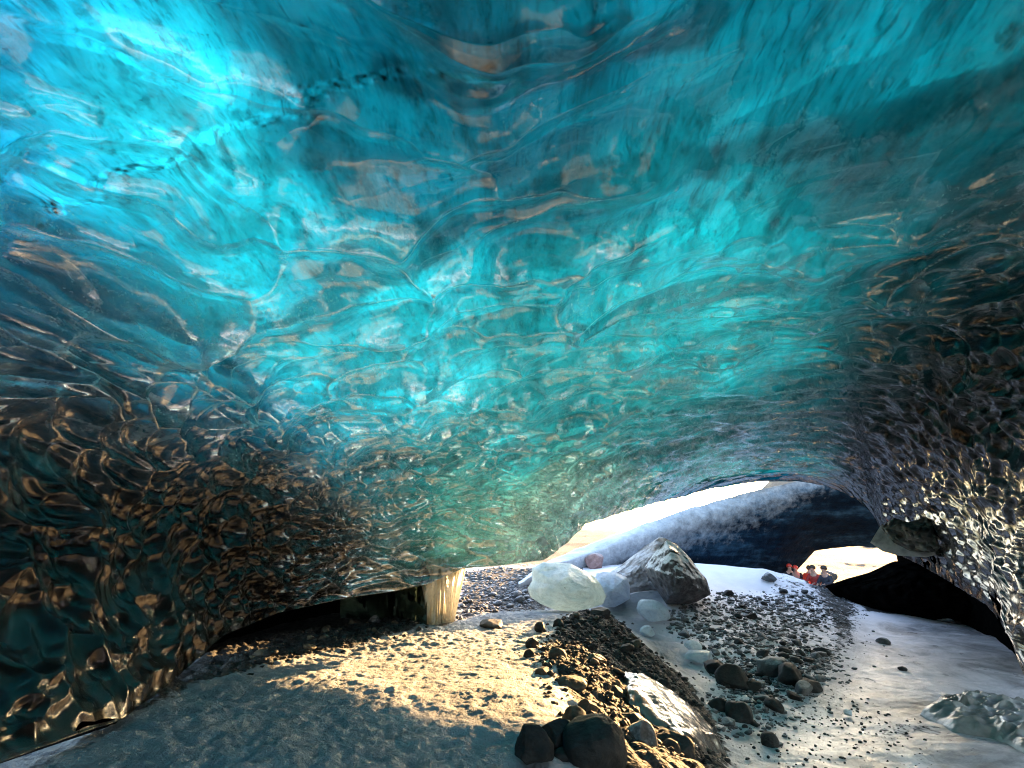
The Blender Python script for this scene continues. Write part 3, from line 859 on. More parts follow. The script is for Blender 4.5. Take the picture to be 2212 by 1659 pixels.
V, F = slab([(1903, 1140), (1930, 1118), (1962, 1128), (1985, 1122), (2010, 1112), (2036, 1135), (2046, 1162), (2038, 1188), (2005, 1194), (1965, 1190), (1930, 1172)], 14.6, 0.9, 0.16, 311, bulge=0.35)
V = V - ((V - C0) / np.linalg.norm(V - C0, axis=-1, keepdims=True)) * (0.10 * (0.6 - np.minimum(worley(V * 6.0, 5), 0.6)))[..., None]
M_PEBBLE = None
def mat_pebbles():
    t = NT("frozen_pebbles")
    v = t.n("TexVoronoi", i_Scale=9.0); t.l(t.coord(), v.inputs["Vector"])
    b = t.ramp(v.outputs["Color"], [(0.1, (0.04, 0.04, 0.035)), (0.6, (0.11, 0.105, 0.09)), (1.0, (0.24, 0.23, 0.20))])
    return t.done(t.bsdf(b, 0.8, t.bump(t.math('SUBTRACT', 1.0, v.outputs["Distance"]), 0.9, 0.1)))
M_PEBBLE = mat_pebbles()
link("debris_pocket", make_mesh("debris_pocket", V, F), M_PEBBLE, parent=CAVE, label="lump of dark frozen gravel at the rim")
V, F = slab([(1880, 1172), (1893, 1150), (1906, 1130), (1918, 1150), (1940, 1168), (1968, 1182), (2005, 1188), (2034, 1178), (2040, 1150), (2052, 1165), (2046, 1192), (2000, 1204), (1940, 1200), (1905, 1190)], 14.8, 0.5, 0.1, 321, bulge=0.1)
M_PALEICE = mat_ice_block("pale_ice", (0.62, 0.62, 0.58), (0.34, 0.35, 0.33), 0.3, 0.3, 4.0)
link("ice_flange", make_mesh("ice_flange", V, F), M_PALEICE, parent=CAVE, label="pale streaked ice flange around the frozen gravel")

# ================================================================ FAR ICE BANK
def build_bank():
    TX = [1120, 1165, 1180, 1300, 1450, 1600, 1720, 1800, 1900, 2050, 2250]
    TY = [1262, 1226, 1213, 1165, 1112, 1066, 1040, 1026, 1020, 1040, 1080]
    TR = [17.5, 18.2, 18.6, 20.5, 22.0, 23.5, 24.5, 25.0, 25.5, 26, 26]
    BX = [1120, 1165, 1180, 1300, 1450, 1600, 1680, 1722, 1760, 1850, 1925, 1960, 2050, 2250]
    BY = [1275, 1262, 1262, 1262, 1262, 1262, 1262, 1232, 1190, 1181, 1188, 1215, 1290, 1290]
    DR = [0.2, 0.5, 0.6, 1.0, 2.4, 3.8, 4.4, 4.4, 4.2, 4.0, 3.5, 3, 2, 2]
    n = 420
    X = np.linspace(1120, 2250, n)
    ty = np.interp(X, TX, TY); tr = np.interp(X, TX, TR); by = np.interp(X, BX, BY); dr = np.interp(X, BX, DR)
    ker = np.hanning(15); ker /= ker.sum()
    sm = lambda a: np.convolve(np.pad(a, 7, 'edge'), ker, 'valid')
    ty, tr, dr = sm(ty), sm(tr), sm(dr)
    rows, fr = [], []
    for k in np.linspace(0, 1, 130):          # front face, bottom to top
        Y = by + (ty - by) * k
        rr = tr + dr * (1 - k) ** 0.8 + 0.9 * (1 - math.sqrt(max(0, 1 - (max(0, k - 0.72) / 0.28) ** 2)))* -0.0 - 0.5 * math.sin(k * math.pi) * np.clip(dr / 3, 0, 1)
        rr = rr + 0.9 * (max(0, k - 0.75) / 0.25) ** 2
        rows.append(at(X, Y, rr)); fr.append(np.full(n, 0.0 + 0.55 * k ** 1.4))
    top = rows[-1]
    hd = pix_dir(X, ty).copy(); hd[:, 2] = 0; hd /= np.linalg.norm(hd, axis=1, keepdims=True)
    for k in np.linspace(0.05, 1, 40):        # over the crest and down behind it
        rows.append(top + hd * (4.0 * k) + np.array([0, 0, 1]) * (0.10 * math.sin(k * 3) - 2.6 * k ** 2)); fr.append(np.full(n, 1.0))
    V = np.array(rows)
    u = np.arange(len(rows)) / 129.0
    V = V + (0.22 * fbm(V * 0.7, 4, 401) + 0.05 * (worley(V * np.array([2.2, 2.2, 3.0]), 403, 0.03) - 0.3))[..., None] * np.array([0.0, -1.0, 0.55])
    xfr = np.interp(X, [1120, 1450, 1750, 1900], [0.75, 0.25, 0.02, -0.12])
    FRv = np.array(fr) + xfr[None]
    F = grid_faces(V.shape[0], n)[:, ::-1]
    me = make_mesh("ice_bank", V, F)
    attr(me, "frost", FRv)
    link("ice_bank", me, M_DARKICE, label="grey blue ice bank with a frosted crest beyond the cave mouth", cat="ice bank")
build_bank()

# ================================================================ ICE BLOCKS AND STONES
def ico(sub):
    import bmesh
    bm = bmesh.new(); bmesh.ops.create_icosphere(bm, subdivisions=sub, radius=1.0)
    V = np.array([v.co[:] for v in bm.verts]); F = np.array([[v.index for v in f.verts] for f in bm.faces]); bm.free()
    return V, F
ICO = {k: ico(k) for k in (1, 2, 3, 4, 5)}

def rock_shape(seed, sub=4, cuts=9, sharp=1.0, noise=0.08):
    rng = np.random.default_rng(seed)
    V, F = ICO[sub]; V = V.copy()
    for _ in range(cuts):
        n = rng.normal(size=3); n /= np.linalg.norm(n)
        d = rng.uniform(0.55, 0.9)
        k = V @ n - d
        V = V - n * (np.maximum(k, 0) * sharp)[:, None]
    V = V + V / np.linalg.norm(V, axis=1, keepdims=True) * (noise * fbm(V * 1.8 + seed, 4, seed))[:, None]
    return V, F

def gz_at(x, y):
    return float(full_z(np.array([x], float), np.array([y], float))[0][0])

def placed_lump(name, X, Yb, wpx, hpx, mats, label, cat, seed, depth=0.9, sub=5, cuts=10, sharp=1.0, noise=0.08, sink=0.12, rot=0.0, tilt=0.0, group=None, shape=None, r=None):
    """a boulder or ice block standing at the photo position (X, bottom Yb), wpx by hpx large there"""
    p = ray_ground(X, Yb) if r is None else at(X, Yb, r)
    dist = np.linalg.norm(p - C0); m = dist / (FPX * 2212 / 1024)
    if label.startswith(("big", "large", "dark", "low black", "pair", "cluster")) and cat in ("boulder", "stone"): wpx, hpx = wpx * 0.86, hpx * 0.86
    if 109 <= seed <= 122 or seed in (142, 143): wpx, hpx, sink = wpx * 0.85, hpx * 0.85, 0.40
    wd, ht = wpx * m * 0.5, hpx * m * 0.5
    V, F = rock_shape(seed, sub, cuts, sharp, noise) if shape is None else shape
    V = V.copy(); V /= np.abs(V).max(0)
    c, s_ = math.cos(tilt), math.sin(tilt)
    V = V * np.array([wd, wd * depth, ht])
    V = V @ np.array([[c, 0, -s_], [0, 1, 0], [s_, 0, c]])
    az = math.atan2(p[0], p[1])
    c, s_ = math.cos(-az + rot), math.sin(-az + rot)
    V = V @ np.array([[c, s_, 0], [-s_, c, 0], [0, 0, 1]])
    fwd = np.array([math.sin(az), math.cos(az)])
    ctr = np.array([p[0] + fwd[0] * wd * depth * 0.5, p[1] + fwd[1] * wd * depth * 0.5, p[2] + ht * (1 - 2 * sink)])
    me = make_mesh(name, V, F)
    o = link(name, me, mats, label=label, cat=cat, group=group)
    o.location = ctr
    return o

M_BASALT = mat_rock("dark_basalt", (0.011, 0.012, 0.013), (0.034, 0.035, 0.036))
M_GREYROCK = mat_rock("grey_stone", (0.045, 0.046, 0.05), (0.12, 0.12, 0.125), 0.35)
M_BROWNROCK = mat_rock("brown_stone", (0.045, 0.036, 0.026), (0.12, 0.10, 0.075))
M_REDROCK = mat_rock("reddish_stone", (0.16, 0.09, 0.085), (0.30, 0.19, 0.18), 0.3)
M_FROSTROCK = mat_rock("frosted_dark_ice", (0.03, 0.028, 0.03), (0.15, 0.145, 0.155), 0.95, 0.34)
M_CLEAR_BLOCK = mat_ice_block("green_white_ice", (0.70, 0.80, 0.80), (0.40, 0.54, 0.58), 0.22, 0.5, 1.6)
M_BLUE_BLOCK = mat_ice_block("blue_white_ice", (0.74, 0.80, 0.88), (0.48, 0.56, 0.68), 0.5, 0.3, 2.0)
M_SMALL_ICE = mat_ice_block("small_clear_ice", (0.82, 0.88, 0.92), (0.62, 0.72, 0.80), 0.12, 0.45, 4.0)

def outlined_block(pts, r, thick, bulge, mat, label, seed):
    V, F = slab(pts, r, thick, 0.06, seed, n=60, bulge=bulge)
    dd = (V - C0) / np.linalg.norm(V - C0, axis=-1, keepdims=True)
    fac = worley(V * 1.15, seed, 0.02)
    V = V + dd * (0.22 * (fac - 0.3) + 0.03 * fbm(V * np.array([3, 3, 7]), 4, seed + 1))[..., None]
    link("ice_block", make_mesh("ice_block", V, F), mat, label=label, cat="ice block")
outlined_block([(1149, 1227), (1173, 1214), (1197, 1216), (1232, 1217), (1256, 1230), (1279, 1241), (1297, 1260), (1309, 1288), (1302, 1306), (1275, 1314), (1248, 1319), (1228, 1321), (1197, 1317), (1167, 1304), (1147, 1290), (1139, 1272), (1150, 1254)],
               14.2, 0.9, 0.75, M_CLEAR_BLOCK, "big pale green translucent ice block at the cave mouth", 12)
outlined_block([(1289, 1238), (1305, 1235), (1332, 1238), (1354, 1247), (1361, 1266), (1360, 1294), (1345, 1303), (1327, 1312), (1305, 1310), (1285, 1300), (1280, 1262)],
               14.9, 0.9, 0.6, M_BLUE_BLOCK, "frosty blue white ice block leaning behind the big green one", 33)
placed_lump("ice_block", 1412, 1348, 66, 46, M_SMALL_ICE, "clear flat ice block lying on the snow slope", "ice block", 45, 0.8, 4, 10, 1.0, 0.05, 0.1, 0.2, R(20))
placed_lump("ice_block", 1400, 1375, 34, 20, M_SMALL_ICE, "small glassy ice lump below the clear flat block", "ice block", 46, 0.8, 4, 10, 1.0, 0.05, 0.1, 0.9)
placed_lump("ice_block", 1512, 1432, 62, 24, M_SMALL_ICE, "low clear ice slab among the stones of the slope", "ice block", 47, 0.9, 4, 10, 1.0, 0.05, 0.15, 0.4)
placed_lump("ice_block", 1498, 1408, 30, 22, M_SMALL_ICE, "small round ice lump above the low clear slab", "ice block", 48, 0.9, 4, 8, 1.0, 0.05, 0.15, 0.4)
placed_lump("ice_block", 1834, 1548, 14, 11, M_SMALL_ICE, "tiny bright ice chip at the foot of the gravel ridge", "ice block", 49, 0.9, 3, 8, 1.0, 0.05, 0.1, 0.4)

def cone_shape(seed, pw=1.25, sides=0.0, lump=0.10):
    """heap with hollow flanks that flares out at the foot"""
    n, m = 110, 120
    f = np.linspace(0, 1, n)[:, None]; a = np.linspace(0, 2 * math.pi, m, endpoint=False)[None]
    rad = 1 - f
    ridge = 1 + sides * (np.abs(np.cos(a * 1.5 + 0.6)) - 0.6)
    x = rad * ridge * np.cos(a); y = rad * ridge * np.sin(a)
    z = (f ** pw) * 2 - 1 + 0 * a
    P = np.stack([x, y, z], -1)
    P = P + np.stack([np.cos(a) + 0 * f, np.sin(a) + 0 * f, 0.3 + 0 * a + 0 * f], -1) * (lump * fbm(P * np.array([2.0, 2.0, 1.0]), 5, seed) + 0.35 * lump * fbm(P * 7, 3, seed + 1))[..., None] * (0.25 + rad[..., None])
    P[-1] = P[-1].mean(0)
    V = P.reshape(-1, 3); F = grid_faces(n, m, True)
    V[:, 0] -= 0.22 * (V[:, 2] + 1) / 2
    return V, F
V, F = slab([(1440, 1166), (1463, 1177), (1490, 1204), (1510, 1232), (1526, 1250), (1536, 1284), (1505, 1300), (1482, 1306), (1462, 1306), (1440, 1306), (1425, 1284), (1405, 1254), (1392, 1226), (1414, 1194)], 15.2, 1.6, 0.16, 71, bulge=1.0)
V = V + ((V - C0) / np.linalg.norm(V - C0, axis=-1, keepdims=True)) * (0.16 * (worley(V * np.array([1.6, 1.6, 1.0]), 72, 0.03) - 0.3) + 0.05 * fbm(V * np.array([6, 6, 2]), 4, 73))[..., None]
link("dirt_cone", make_mesh("dirt_cone", V, F), M_FROSTROCK, label="dark frosted ice pyramid standing on the snow with a white tip", cat="dirt cone")
V, F = slab([(1425, 1159), (1446, 1166), (1474, 1200), (1510, 1262), (1450, 1300), (1350, 1300), (1255, 1274), (1300, 1246), (1340, 1222), (1388, 1184)], 16.6, 2.2, 0.22, 81, bulge=0.7)
link("gravel_mound", make_mesh("gravel_mound", V, F), mat_rock("grey_gravel", (0.20, 0.19, 0.19), (0.40, 0.375, 0.38), 0.5), label="grey gravel mound sloping down left of the dark frosted pyramid", cat="gravel mound")
placed_lump("boulder", 1287, 1228, 44, 38, M_REDROCK, "reddish boulder behind the frosty ice blocks", "boulder", 66, 0.9, 4, 12, 1.0, 0.12, 0.25)

BIG = [  # X, bottom Y, width, height, material, seed, tilt, label
    (1288, 1652, 150, 112, M_BASALT, 101, 0.0, "largest rounded black boulder at the front of the gravel ridge"),
    (1150, 1648, 86, 74, M_BASALT, 102, 0.1, "angular black boulder in the snow left of the largest one"),
    (1206, 1612, 74, 54, M_BASALT, 103, 0.0, "flat dark boulder wedged between the two front boulders"),
    (1222, 1638, 56, 24, M_BASALT, 104, 0.0, "low black stone squeezed under the largest boulder"),
    (1385, 1622, 64, 62, M_GREYROCK, 105, 0.2, "squarish grey boulder right of the largest black one"),
    (1450, 1636, 84, 44, M_BASALT, 106, -0.1, "wide dark boulder low on the ridge foot"),
    (1362, 1580, 70, 48, M_BASALT, 107, 0.35, "dark slanting boulder above the largest black one"),
    (1430, 1600, 54, 30, M_BASALT, 108, 0.0, "dark stone beside the shiny ice sheet's lower edge"),
    (1240, 1560, 62, 42, M_BROWNROCK, 109, 0.0, "brown block with a sunlit left edge above the front boulders"),
    (1318, 1552, 42, 36, M_BASALT, 110, 0.0, "black stone behind the front boulders"),
    (1268, 1542, 50, 40, M_BROWNROCK, 111, 0.3, "brown angular stone beside the sunlit snow"),
    (1232, 1488, 74, 36, M_BROWNROCK, 112, -0.1, "long ochre stone at the edge of the sunlit snow"),
    (1288, 1436, 60, 46, M_BROWNROCK, 113, 0.2, "large brown stone set high in the ridge face"),
    (1372, 1492, 44, 32, M_GREYROCK, 114, 0.2, "rounded grey stone beside the top of the ice sheet"),
    (1168, 1362, 30, 30, M_BASALT, 115, 0.0, "upright black stone on the ridge crest"),
    (1150, 1396, 38, 36, M_BASALT, 116, 0.1, "dark block on the crest over the footprints"),
    (1143, 1420, 32, 30, M_BASALT, 117, 0.0, "dark block just below its neighbour on the crest"),
    (1205, 1352, 34, 28, M_BASALT, 118, 0.0, "dark crest stone with a sunlit hollow beside it"),
    (1245, 1358, 32, 26, M_BASALT, 119, 0.3, "dark tilted stone at the top right of the crest"),
    (1296, 1336, 50, 44, M_BASALT, 120, 0.0, "stacked dark stone on the ridge top below the ice blocks"),
    (1278, 1348, 34, 30, M_BASALT, 121, 0.4, "dark wedge below the topmost crest stone"),
    (1175, 1462, 44, 28, M_BROWNROCK, 122, 0.0, "half buried brown stone in the trodden sunlit snow"),
    (1063, 1354, 60, 18, M_BROWNROCK, 123, 0.0, "flat brown slab at the far edge of the sunlit snow"),
    (1582, 1488, 66, 60, M_BASALT, 124, 0.0, "dark rounded boulder lying on the snow slope"),
    (1545, 1456, 52, 34, M_BASALT, 125, 0.0, "dark stone just left of the rounded slope boulder"),
    (1600, 1560, 60, 52, M_BASALT, 126, 0.1, "dark block at the right foot of the ridge"),
    (1712, 1488, 66, 58, M_BASALT, 127, -0.2, "large wedge shaped boulder at the bank foot"),
    (1672, 1462, 62, 50, M_GREYROCK, 128, 0.0, "big grey boulder above the wedge shaped one"),
    (1752, 1500, 56, 34, M_BASALT, 129, 0.0, "low black boulder where bank meets frozen stream"),
    (1664, 1614, 30, 28, M_BASALT, 130, 0.0, "lone round black stone on the frozen stream"),
    (1754, 1516, 30, 12, M_BASALT, 131, 0.0, "small flat stone on the ice near the bank foot"),
    (1908, 1392, 22, 14, M_GREYROCK, 132, 0.0, "single grey stone on the far stream ice"),
    (1950, 1448, 13, 8, M_BASALT, 133, 0.0, "tiny dark stone in the middle of the stream ice"),
    (2128, 1358, 40, 22, M_GREYROCK, 134, 0.0, "grey stone near the right end of the dark tunnel"),
    (2046, 1346, 42, 20, M_GREYROCK, 135, 0.0, "low grey stone in front of the dark tunnel"),
    (1660, 1254, 30, 20, M_GREYROCK, 136, 0.0, "blue grey boulder high on the snowy bank"),
    (1792, 1252, 26, 24, M_GREYROCK, 137, 0.0, "pale boulder on the bank top near the seated person"),
    (1788, 1268, 34, 14, M_GREYROCK, 138, 0.2, "pale slab below the boulder on the bank top"),
    (1352, 1252, 34, 26, M_GREYROCK, 139, 0.0, "snow dusted boulder between ice block and dark pyramid"),
    (1408, 1270, 38, 28, M_GREYROCK, 140, 0.0, "grey boulder at the left foot of the dark pyramid"),
    (811, 1352, 28, 24, M_GREYROCK, 141, 0.0, "rounded stone at the mouth of the black hollow"),
    (1330, 1500, 40, 32, M_BASALT, 142, 0.0, "dark stone in the ridge face left of the ice sheet"),
    (1420, 1556, 40, 20, M_BASALT, 143, 0.4, "dark narrow stone under the ice sheet edge"),
]
for X, Yb, wp, hp, m, sd_, tl_, lab in BIG:
    rounded = sd_ in (101, 114, 130)
    placed_lump("boulder" if wp >= 40 else "stone", X, Yb, wp, hp, m, lab, "boulder" if wp >= 40 else "stone", sd_, 0.9, 4 if wp < 70 else 5, 4 if rounded else 11, 0.5 if rounded else 0.96, 0.12, 0.3, (sd_ * 0.7) % 3, tl_)

# small stones: a few shared shapes, one object per stone
SHAPES = []
for k in range(12):
    V, F = rock_shape(500 + k, 3, 11, 1.0, 0.13)
    V = V / np.abs(V).max()
    V = V * np.array([1, 0.8, 0.62])
    SHAPES.append((V, F))
MESH = {}
def stone_mesh(k, m):
    key = (k, m.name)
    if key not in MESH:
        me = make_mesh("stone", *SHAPES[k]); me.materials.append(m); MESH[key] = me
    return MESH[key]
PROTO = bpy.data.objects.new("stone", stone_mesh(0, M_BASALT))
rr_ = random.Random(5)
def plan_sample(poly, n, seed):
    rng = np.random.default_rng(seed); lo, hi = poly.min(0), poly.max(0); out = np.zeros((0, 2))
    while len(out) < n:
        q = rng.uniform(lo, hi, (n * 6, 2)); out = np.concatenate([out, q[poly_sd(q[:, 0], q[:, 1], poly) > 0.05]])
    return out[:n]
taken = []
def scatter(poly, n, smin, smax, mats, label, group, seed, bias=2.2, sunk=0.25):
    cand = plan_sample(poly, n * 4, seed); z, *_ = full_z(cand[:, 0], cand[:, 1]); c = 0
    for (x, y), zz in zip(cand, z):
        if c >= n: break
        sz = smin + (smax - smin) * rr_.random() ** bias
        if any((x - a) ** 2 + (y - b) ** 2 < (0.75 * (sz + q)) ** 2 for a, b, q in taken): continue
        taken.append((x, y, sz))
        o = PROTO.copy(); o.data = stone_mesh(rr_.randrange(12), mats[rr_.randrange(len(mats))])
        o.name = "stone"
        o.location = (x, y, zz + sz * (0.62 - 2 * 0.62 * sunk) * 0.8)
        o.rotation_euler = (rr_.uniform(-.35, .35), rr_.uniform(-.35, .35), rr_.uniform(0, 6.28))
        o.scale = (sz, sz * rr_.uniform(.75, 1.1), sz * rr_.uniform(.75, 1.2))
        o["label"] = label; o["category"] = "stone"; o["group"] = group
        col.objects.link(o); c += 1
PO_SLOPE = poly_plan([(1420, 1335), (1560, 1280), (1680, 1275), (1780, 1290), (1800, 1340), (1700, 1400), (1640, 1450), (1560, 1440), (1480, 1380)])
PO_FOOT = poly_plan([(1560, 1440), (1640, 1420), (1720, 1390), (1800, 1400), (1790, 1470), (1740, 1520), (1660, 1580), (1590, 1600), (1540, 1540), (1550, 1490)])
PO_DEBRIS = poly_plan([(430, 1490), (600, 1440), (760, 1402), (900, 1365), (980, 1335), (870, 1335), (760, 1355), (600, 1395)])
PO_CREST = poly_plan([(1150, 1420), (1200, 1350), (1300, 1330), (1360, 1370), (1430, 1440), (1520, 1530), (1570, 1640), (1400, 1650), (1270, 1560), (1230, 1500)])
PO_PLAIN = poly_plan([(1000, 1330), (1150, 1322), (1160, 1290), (1100, 1250), (990, 1270)])
scatter(PO_FOOT, 85, 0.05, 0.23, [M_BASALT, M_GREYROCK, M_BASALT], "dark wet looking stone packed at the foot of the stony bank", "stones packed at the bank foot", 1)
scatter(PO_SLOPE, 85, 0.06, 0.18, [M_GREYROCK, M_BASALT, M_GREYROCK], "grey stone scattered on the white upper slope of the bank", "stones scattered on the snowy bank", 2)
scatter(PO_CREST, 55, 0.05, 0.16, [M_BASALT, M_BASALT, M_BROWNROCK], "small dark stone bedded in the black gravel ridge", "stones bedded in the gravel ridge", 3)
scatter(PO_DEBRIS, 42, 0.05, 0.16, [M_BROWNROCK, M_BASALT], "brown stone in the sunlit debris strip under the left ice wall", "stones in the left debris strip", 4)
scatter(PO_PLAIN, 18, 0.06, 0.2, [M_BROWNROCK, M_GREYROCK], "stone lying behind the pale ice curtain near the ice blocks", "stones behind the ice curtain", 6)
bpy.data.objects.remove(PROTO)

def gravel(specs, mat, label):
    Vs, Fs, off = [], [], 0
    rng = np.random.default_rng(77)
    V0, F0 = ICO[1]
    for poly, n, s0, s1, seed in specs:
        q = plan_sample(poly, n, seed) + rng.normal(0, 0.22, (n, 2)); z, *_ = full_z(q[:, 0], q[:, 1])
        for (x, y), zz in zip(q, z):
            s_ = s0 + (s1 - s0) * rng.random() ** 2.5
            V = V0 * (1 + rng.uniform(-.3, .3, (len(V0), 1))) * np.array([s_, s_ * rng.uniform(.6, 1), s_ * rng.uniform(.45, .8)])
            a = rng.uniform(0, 6.28); c, k = math.cos(a), math.sin(a)
            V = V @ np.array([[c, k, 0], [-k, c, 0], [0, 0, 1]]) + np.array([x, y, zz + 0.15 * s_])
            Vs.append(V); Fs.append(F0 + off); off += len(V0)
    me = make_mesh("gravel", np.concatenate(Vs), np.concatenate(Fs), False)
    link("gravel", me, mat, kind="stuff", label=label, cat="gravel")
PO_STREAM = poly_plan([(1640, 1560), (1760, 1500), (1900, 1520), (2000, 1600), (2000, 1655), (1640, 1655), (1590, 1620)])
gravel([(PO_CREST, 3000, 0.010, 0.06, 11), (PO_DEBRIS, 1500, 0.012, 0.06, 14), (PO_STREAM, 420, 0.006, 0.03, 16)], M_BASALT, "loose dark gravel on the ridge and the left debris strip")
gravel([(PO_SLOPE, 2600, 0.012, 0.08, 12), (PO_FOOT, 1800, 0.010, 0.06, 13), (PO_PLAIN, 900, 0.015, 0.08, 15), (PO_FAR, 700, 0.02, 0.10, 18), (PO_BANK_EDGE, 900, 0.015, 0.06, 17)], M_GREYROCK, "loose grey gravel on the snow dusted bank")

# ---------------------------------------------------------------- shiny ice sheet on the ridge
def build_sheet():
    ctr = [(1322, 1440, 1352, 1462), (1352, 1478, 1400, 1478), (1352, 1520, 1462, 1505), (1395, 1560, 1510, 1545), (1440, 1600, 1545, 1585), (1495, 1632, 1562, 1620), (1525, 1652, 1568, 1640)]
    L = np.array([ray_ground(a, b)[:2] for a, b, *_ in ctr]); Rr = np.array([ray_ground(c, d)[:2] for *_, c, d in ctr])
    n, m = 160, 60
    t = np.linspace(0, len(ctr) - 1, n)
    Lx = np.stack([np.interp(t, range(len(ctr)), L[:, k]) for k in (0, 1)], -1); Rx = np.stack([np.interp(t, range(len(ctr)), Rr[:, k]) for k in (0, 1)], -1)
    s_ = np.linspace(0, 1, m)
    XY = Lx[:, None] * (1 - s_[None, :, None]) + Rx[:, None] * s_[None, :, None]
    wob = 0.10 * fbm(np.concatenate([XY * 3.0, 0 * XY[..., :1]], -1), 3, 601)
    XY = XY + wob[..., None] * np.array([0.7, -0.3])
    z = base_z(XY[..., 0], XY[..., 1])
    e = np.minimum(s_, 1 - s_)[None] * 2
    te = np.minimum(t, t[-1] - t)[:, None] / 1.2
    P3 = np.concatenate([XY, z[..., None]], -1)
    zz = z + 0.02 + 0.16 * np.sqrt(np.clip(e * 1.6, 0, 1)) * np.clip(te, 0, 1) + 0.05 * fbm(P3 * np.array([3.5, 1.6, 1]), 4, 611) + 0.02 * fbm(P3 * 9, 3, 612)
    T = np.concatenate([XY, zz[..., None]], -1)
    B = np.concatenate([XY, (z - 0.15)[..., None]], -1)
    V = np.concatenate([T, B[::-1]], 0)
    me = make_mesh("ice_sheet", V, grid_faces(V.shape[0], m))
    t_ = NT("brown_glaze_ice")
    b = t_.ramp(t_.noise(2.0, 5, 0.6, t_.mapped((2, 0.7, 1), None, (0, 0, R(-35)))), [(0.3, (0.05, 0.042, 0.038)), (0.55, (0.17, 0.145, 0.135)), (0.7, (0.36, 0.32, 0.31))])
    nb = t_.bump(t_.noise(12.0, 4, 0.6), 0.35, 0.03)
    M = t_.done(t_.bsdf(b, 0.18, nb, IOR=1.4, Coat_Weight=0.3))
    link("ice_sheet", me, M, label="shiny brownish ice sheet flowing down the dark gravel ridge", cat="ice sheet")
build_sheet()

# rough ice ledge at the lower right
def build_ledge():
    poly = poly_plan([(1985, 1545), (2030, 1518), (2120, 1512), (2240, 1528), (2330, 1560), (2330, 1650), (2230, 1640), (2150, 1602), (2060, 1585)])
    c = poly.mean(0); k = 140; n = 70
    d = np.concatenate([poly, poly[:1]]); L = np.concatenate([[0], np.cumsum(np.linalg.norm(np.diff(d, axis=0), axis=1))]); q = np.linspace(0, L[-1], k + 1)[:-1]
    ring = np.stack([np.interp(q, L, d[:, 0]), np.interp(q, L, d[:, 1])], -1)
    f = np.linspace(0.01, 1, n)
    XY = c + (ring - c)[None] * f[:, None, None]
    z = base_z(XY[..., 0], XY[..., 1])
    P3 = np.concatenate([XY, 0 * z[..., None]], -1)
    sc = worley(P3 * np.array([5.5, 9.0, 1]), 701, 0.05)
    zz = z + 0.16 * (1 - f[:, None] ** 6) + 0.13 * sc * (1 - f[:, None] ** 8) + 0.05 * fbm(P3 * 2, 3, 702)
    zz[-1] = z[-1] - 0.12
    me = make_mesh("ice_ledge", np.concatenate([XY, zz[..., None]], -1), grid_faces(n, k, True))
    t_ = NT("grey_pitted_ice")
    b = t_.ramp(t_.noise(3.0, 5, 0.6), [(0.35, (0.20, 0.195, 0.185)), (0.65, (0.42, 0.41, 0.40))])
    M = t_.done(t_.bsdf(b, 0.3, t_.bump(t_.noise(14, 4, 0.6), 0.4, 0.03)))
    link("ice_ledge", me, M, label="grey pitted ice ledge at the right edge of the frozen stream", cat="ice ledge")
build_ledge()

# dark mound in the right tunnel
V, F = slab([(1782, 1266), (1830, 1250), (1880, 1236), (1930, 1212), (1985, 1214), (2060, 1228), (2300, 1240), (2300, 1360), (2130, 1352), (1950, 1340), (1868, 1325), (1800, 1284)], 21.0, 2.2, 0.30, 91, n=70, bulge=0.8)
link("gravel_mound", make_mesh("gravel_mound", V, F), M_SHADEBLACK, label="gravel mound painted black for shade in the right tunnel below the ice rim", cat="gravel mound")


# ================================================================ PEOPLE at the small far opening
M_SKIN = mat_plain("skin", (0.45, 0.27, 0.20), 0.5)
M_RED = mat_plain("red_cloth", (0.75, 0.05, 0.02), 0.6)
M_DKRED = mat_plain("dark_red_cloth", (0.30, 0.02, 0.015), 0.6)
M_BLACK = mat_plain("black_cloth", (0.012, 0.012, 0.016), 0.7)
M_NAVY = mat_plain("navy_cloth", (0.02, 0.025, 0.04), 0.7)
M_HELMET = mat_plain("red_helmet", (0.65, 0.05, 0.03), 0.35)
M_HAIR = mat_plain("dark_hair", (0.03, 0.02, 0.015), 0.6)

def skin_mesh(name, pts, edges, rad, root=0, sub=2):
    me = bpy.data.meshes.new(name + "_bones"); me.from_pydata(pts, edges, []); me.update()
    o = bpy.data.objects.new(name + "_bones", me); col.objects.link(o)
    md = o.modifiers.new("skin", 'SKIN'); md.use_smooth_shade = True
    for k, v in enumerate(me.skin_vertices[0].data):
        v.radius = (rad[k], rad[k]); v.use_root = (k == root)
    o.modifiers.new("sub", 'SUBSURF').levels = sub
    dg = bpy.context.evaluated_depsgraph_get()
    out = bpy.data.meshes.new_from_object(o.evaluated_get(dg)); out.name = name
    bpy.data.objects.remove(o); bpy.data.meshes.remove(me)
    for p in out.polygons: p.use_smooth = True
    return out

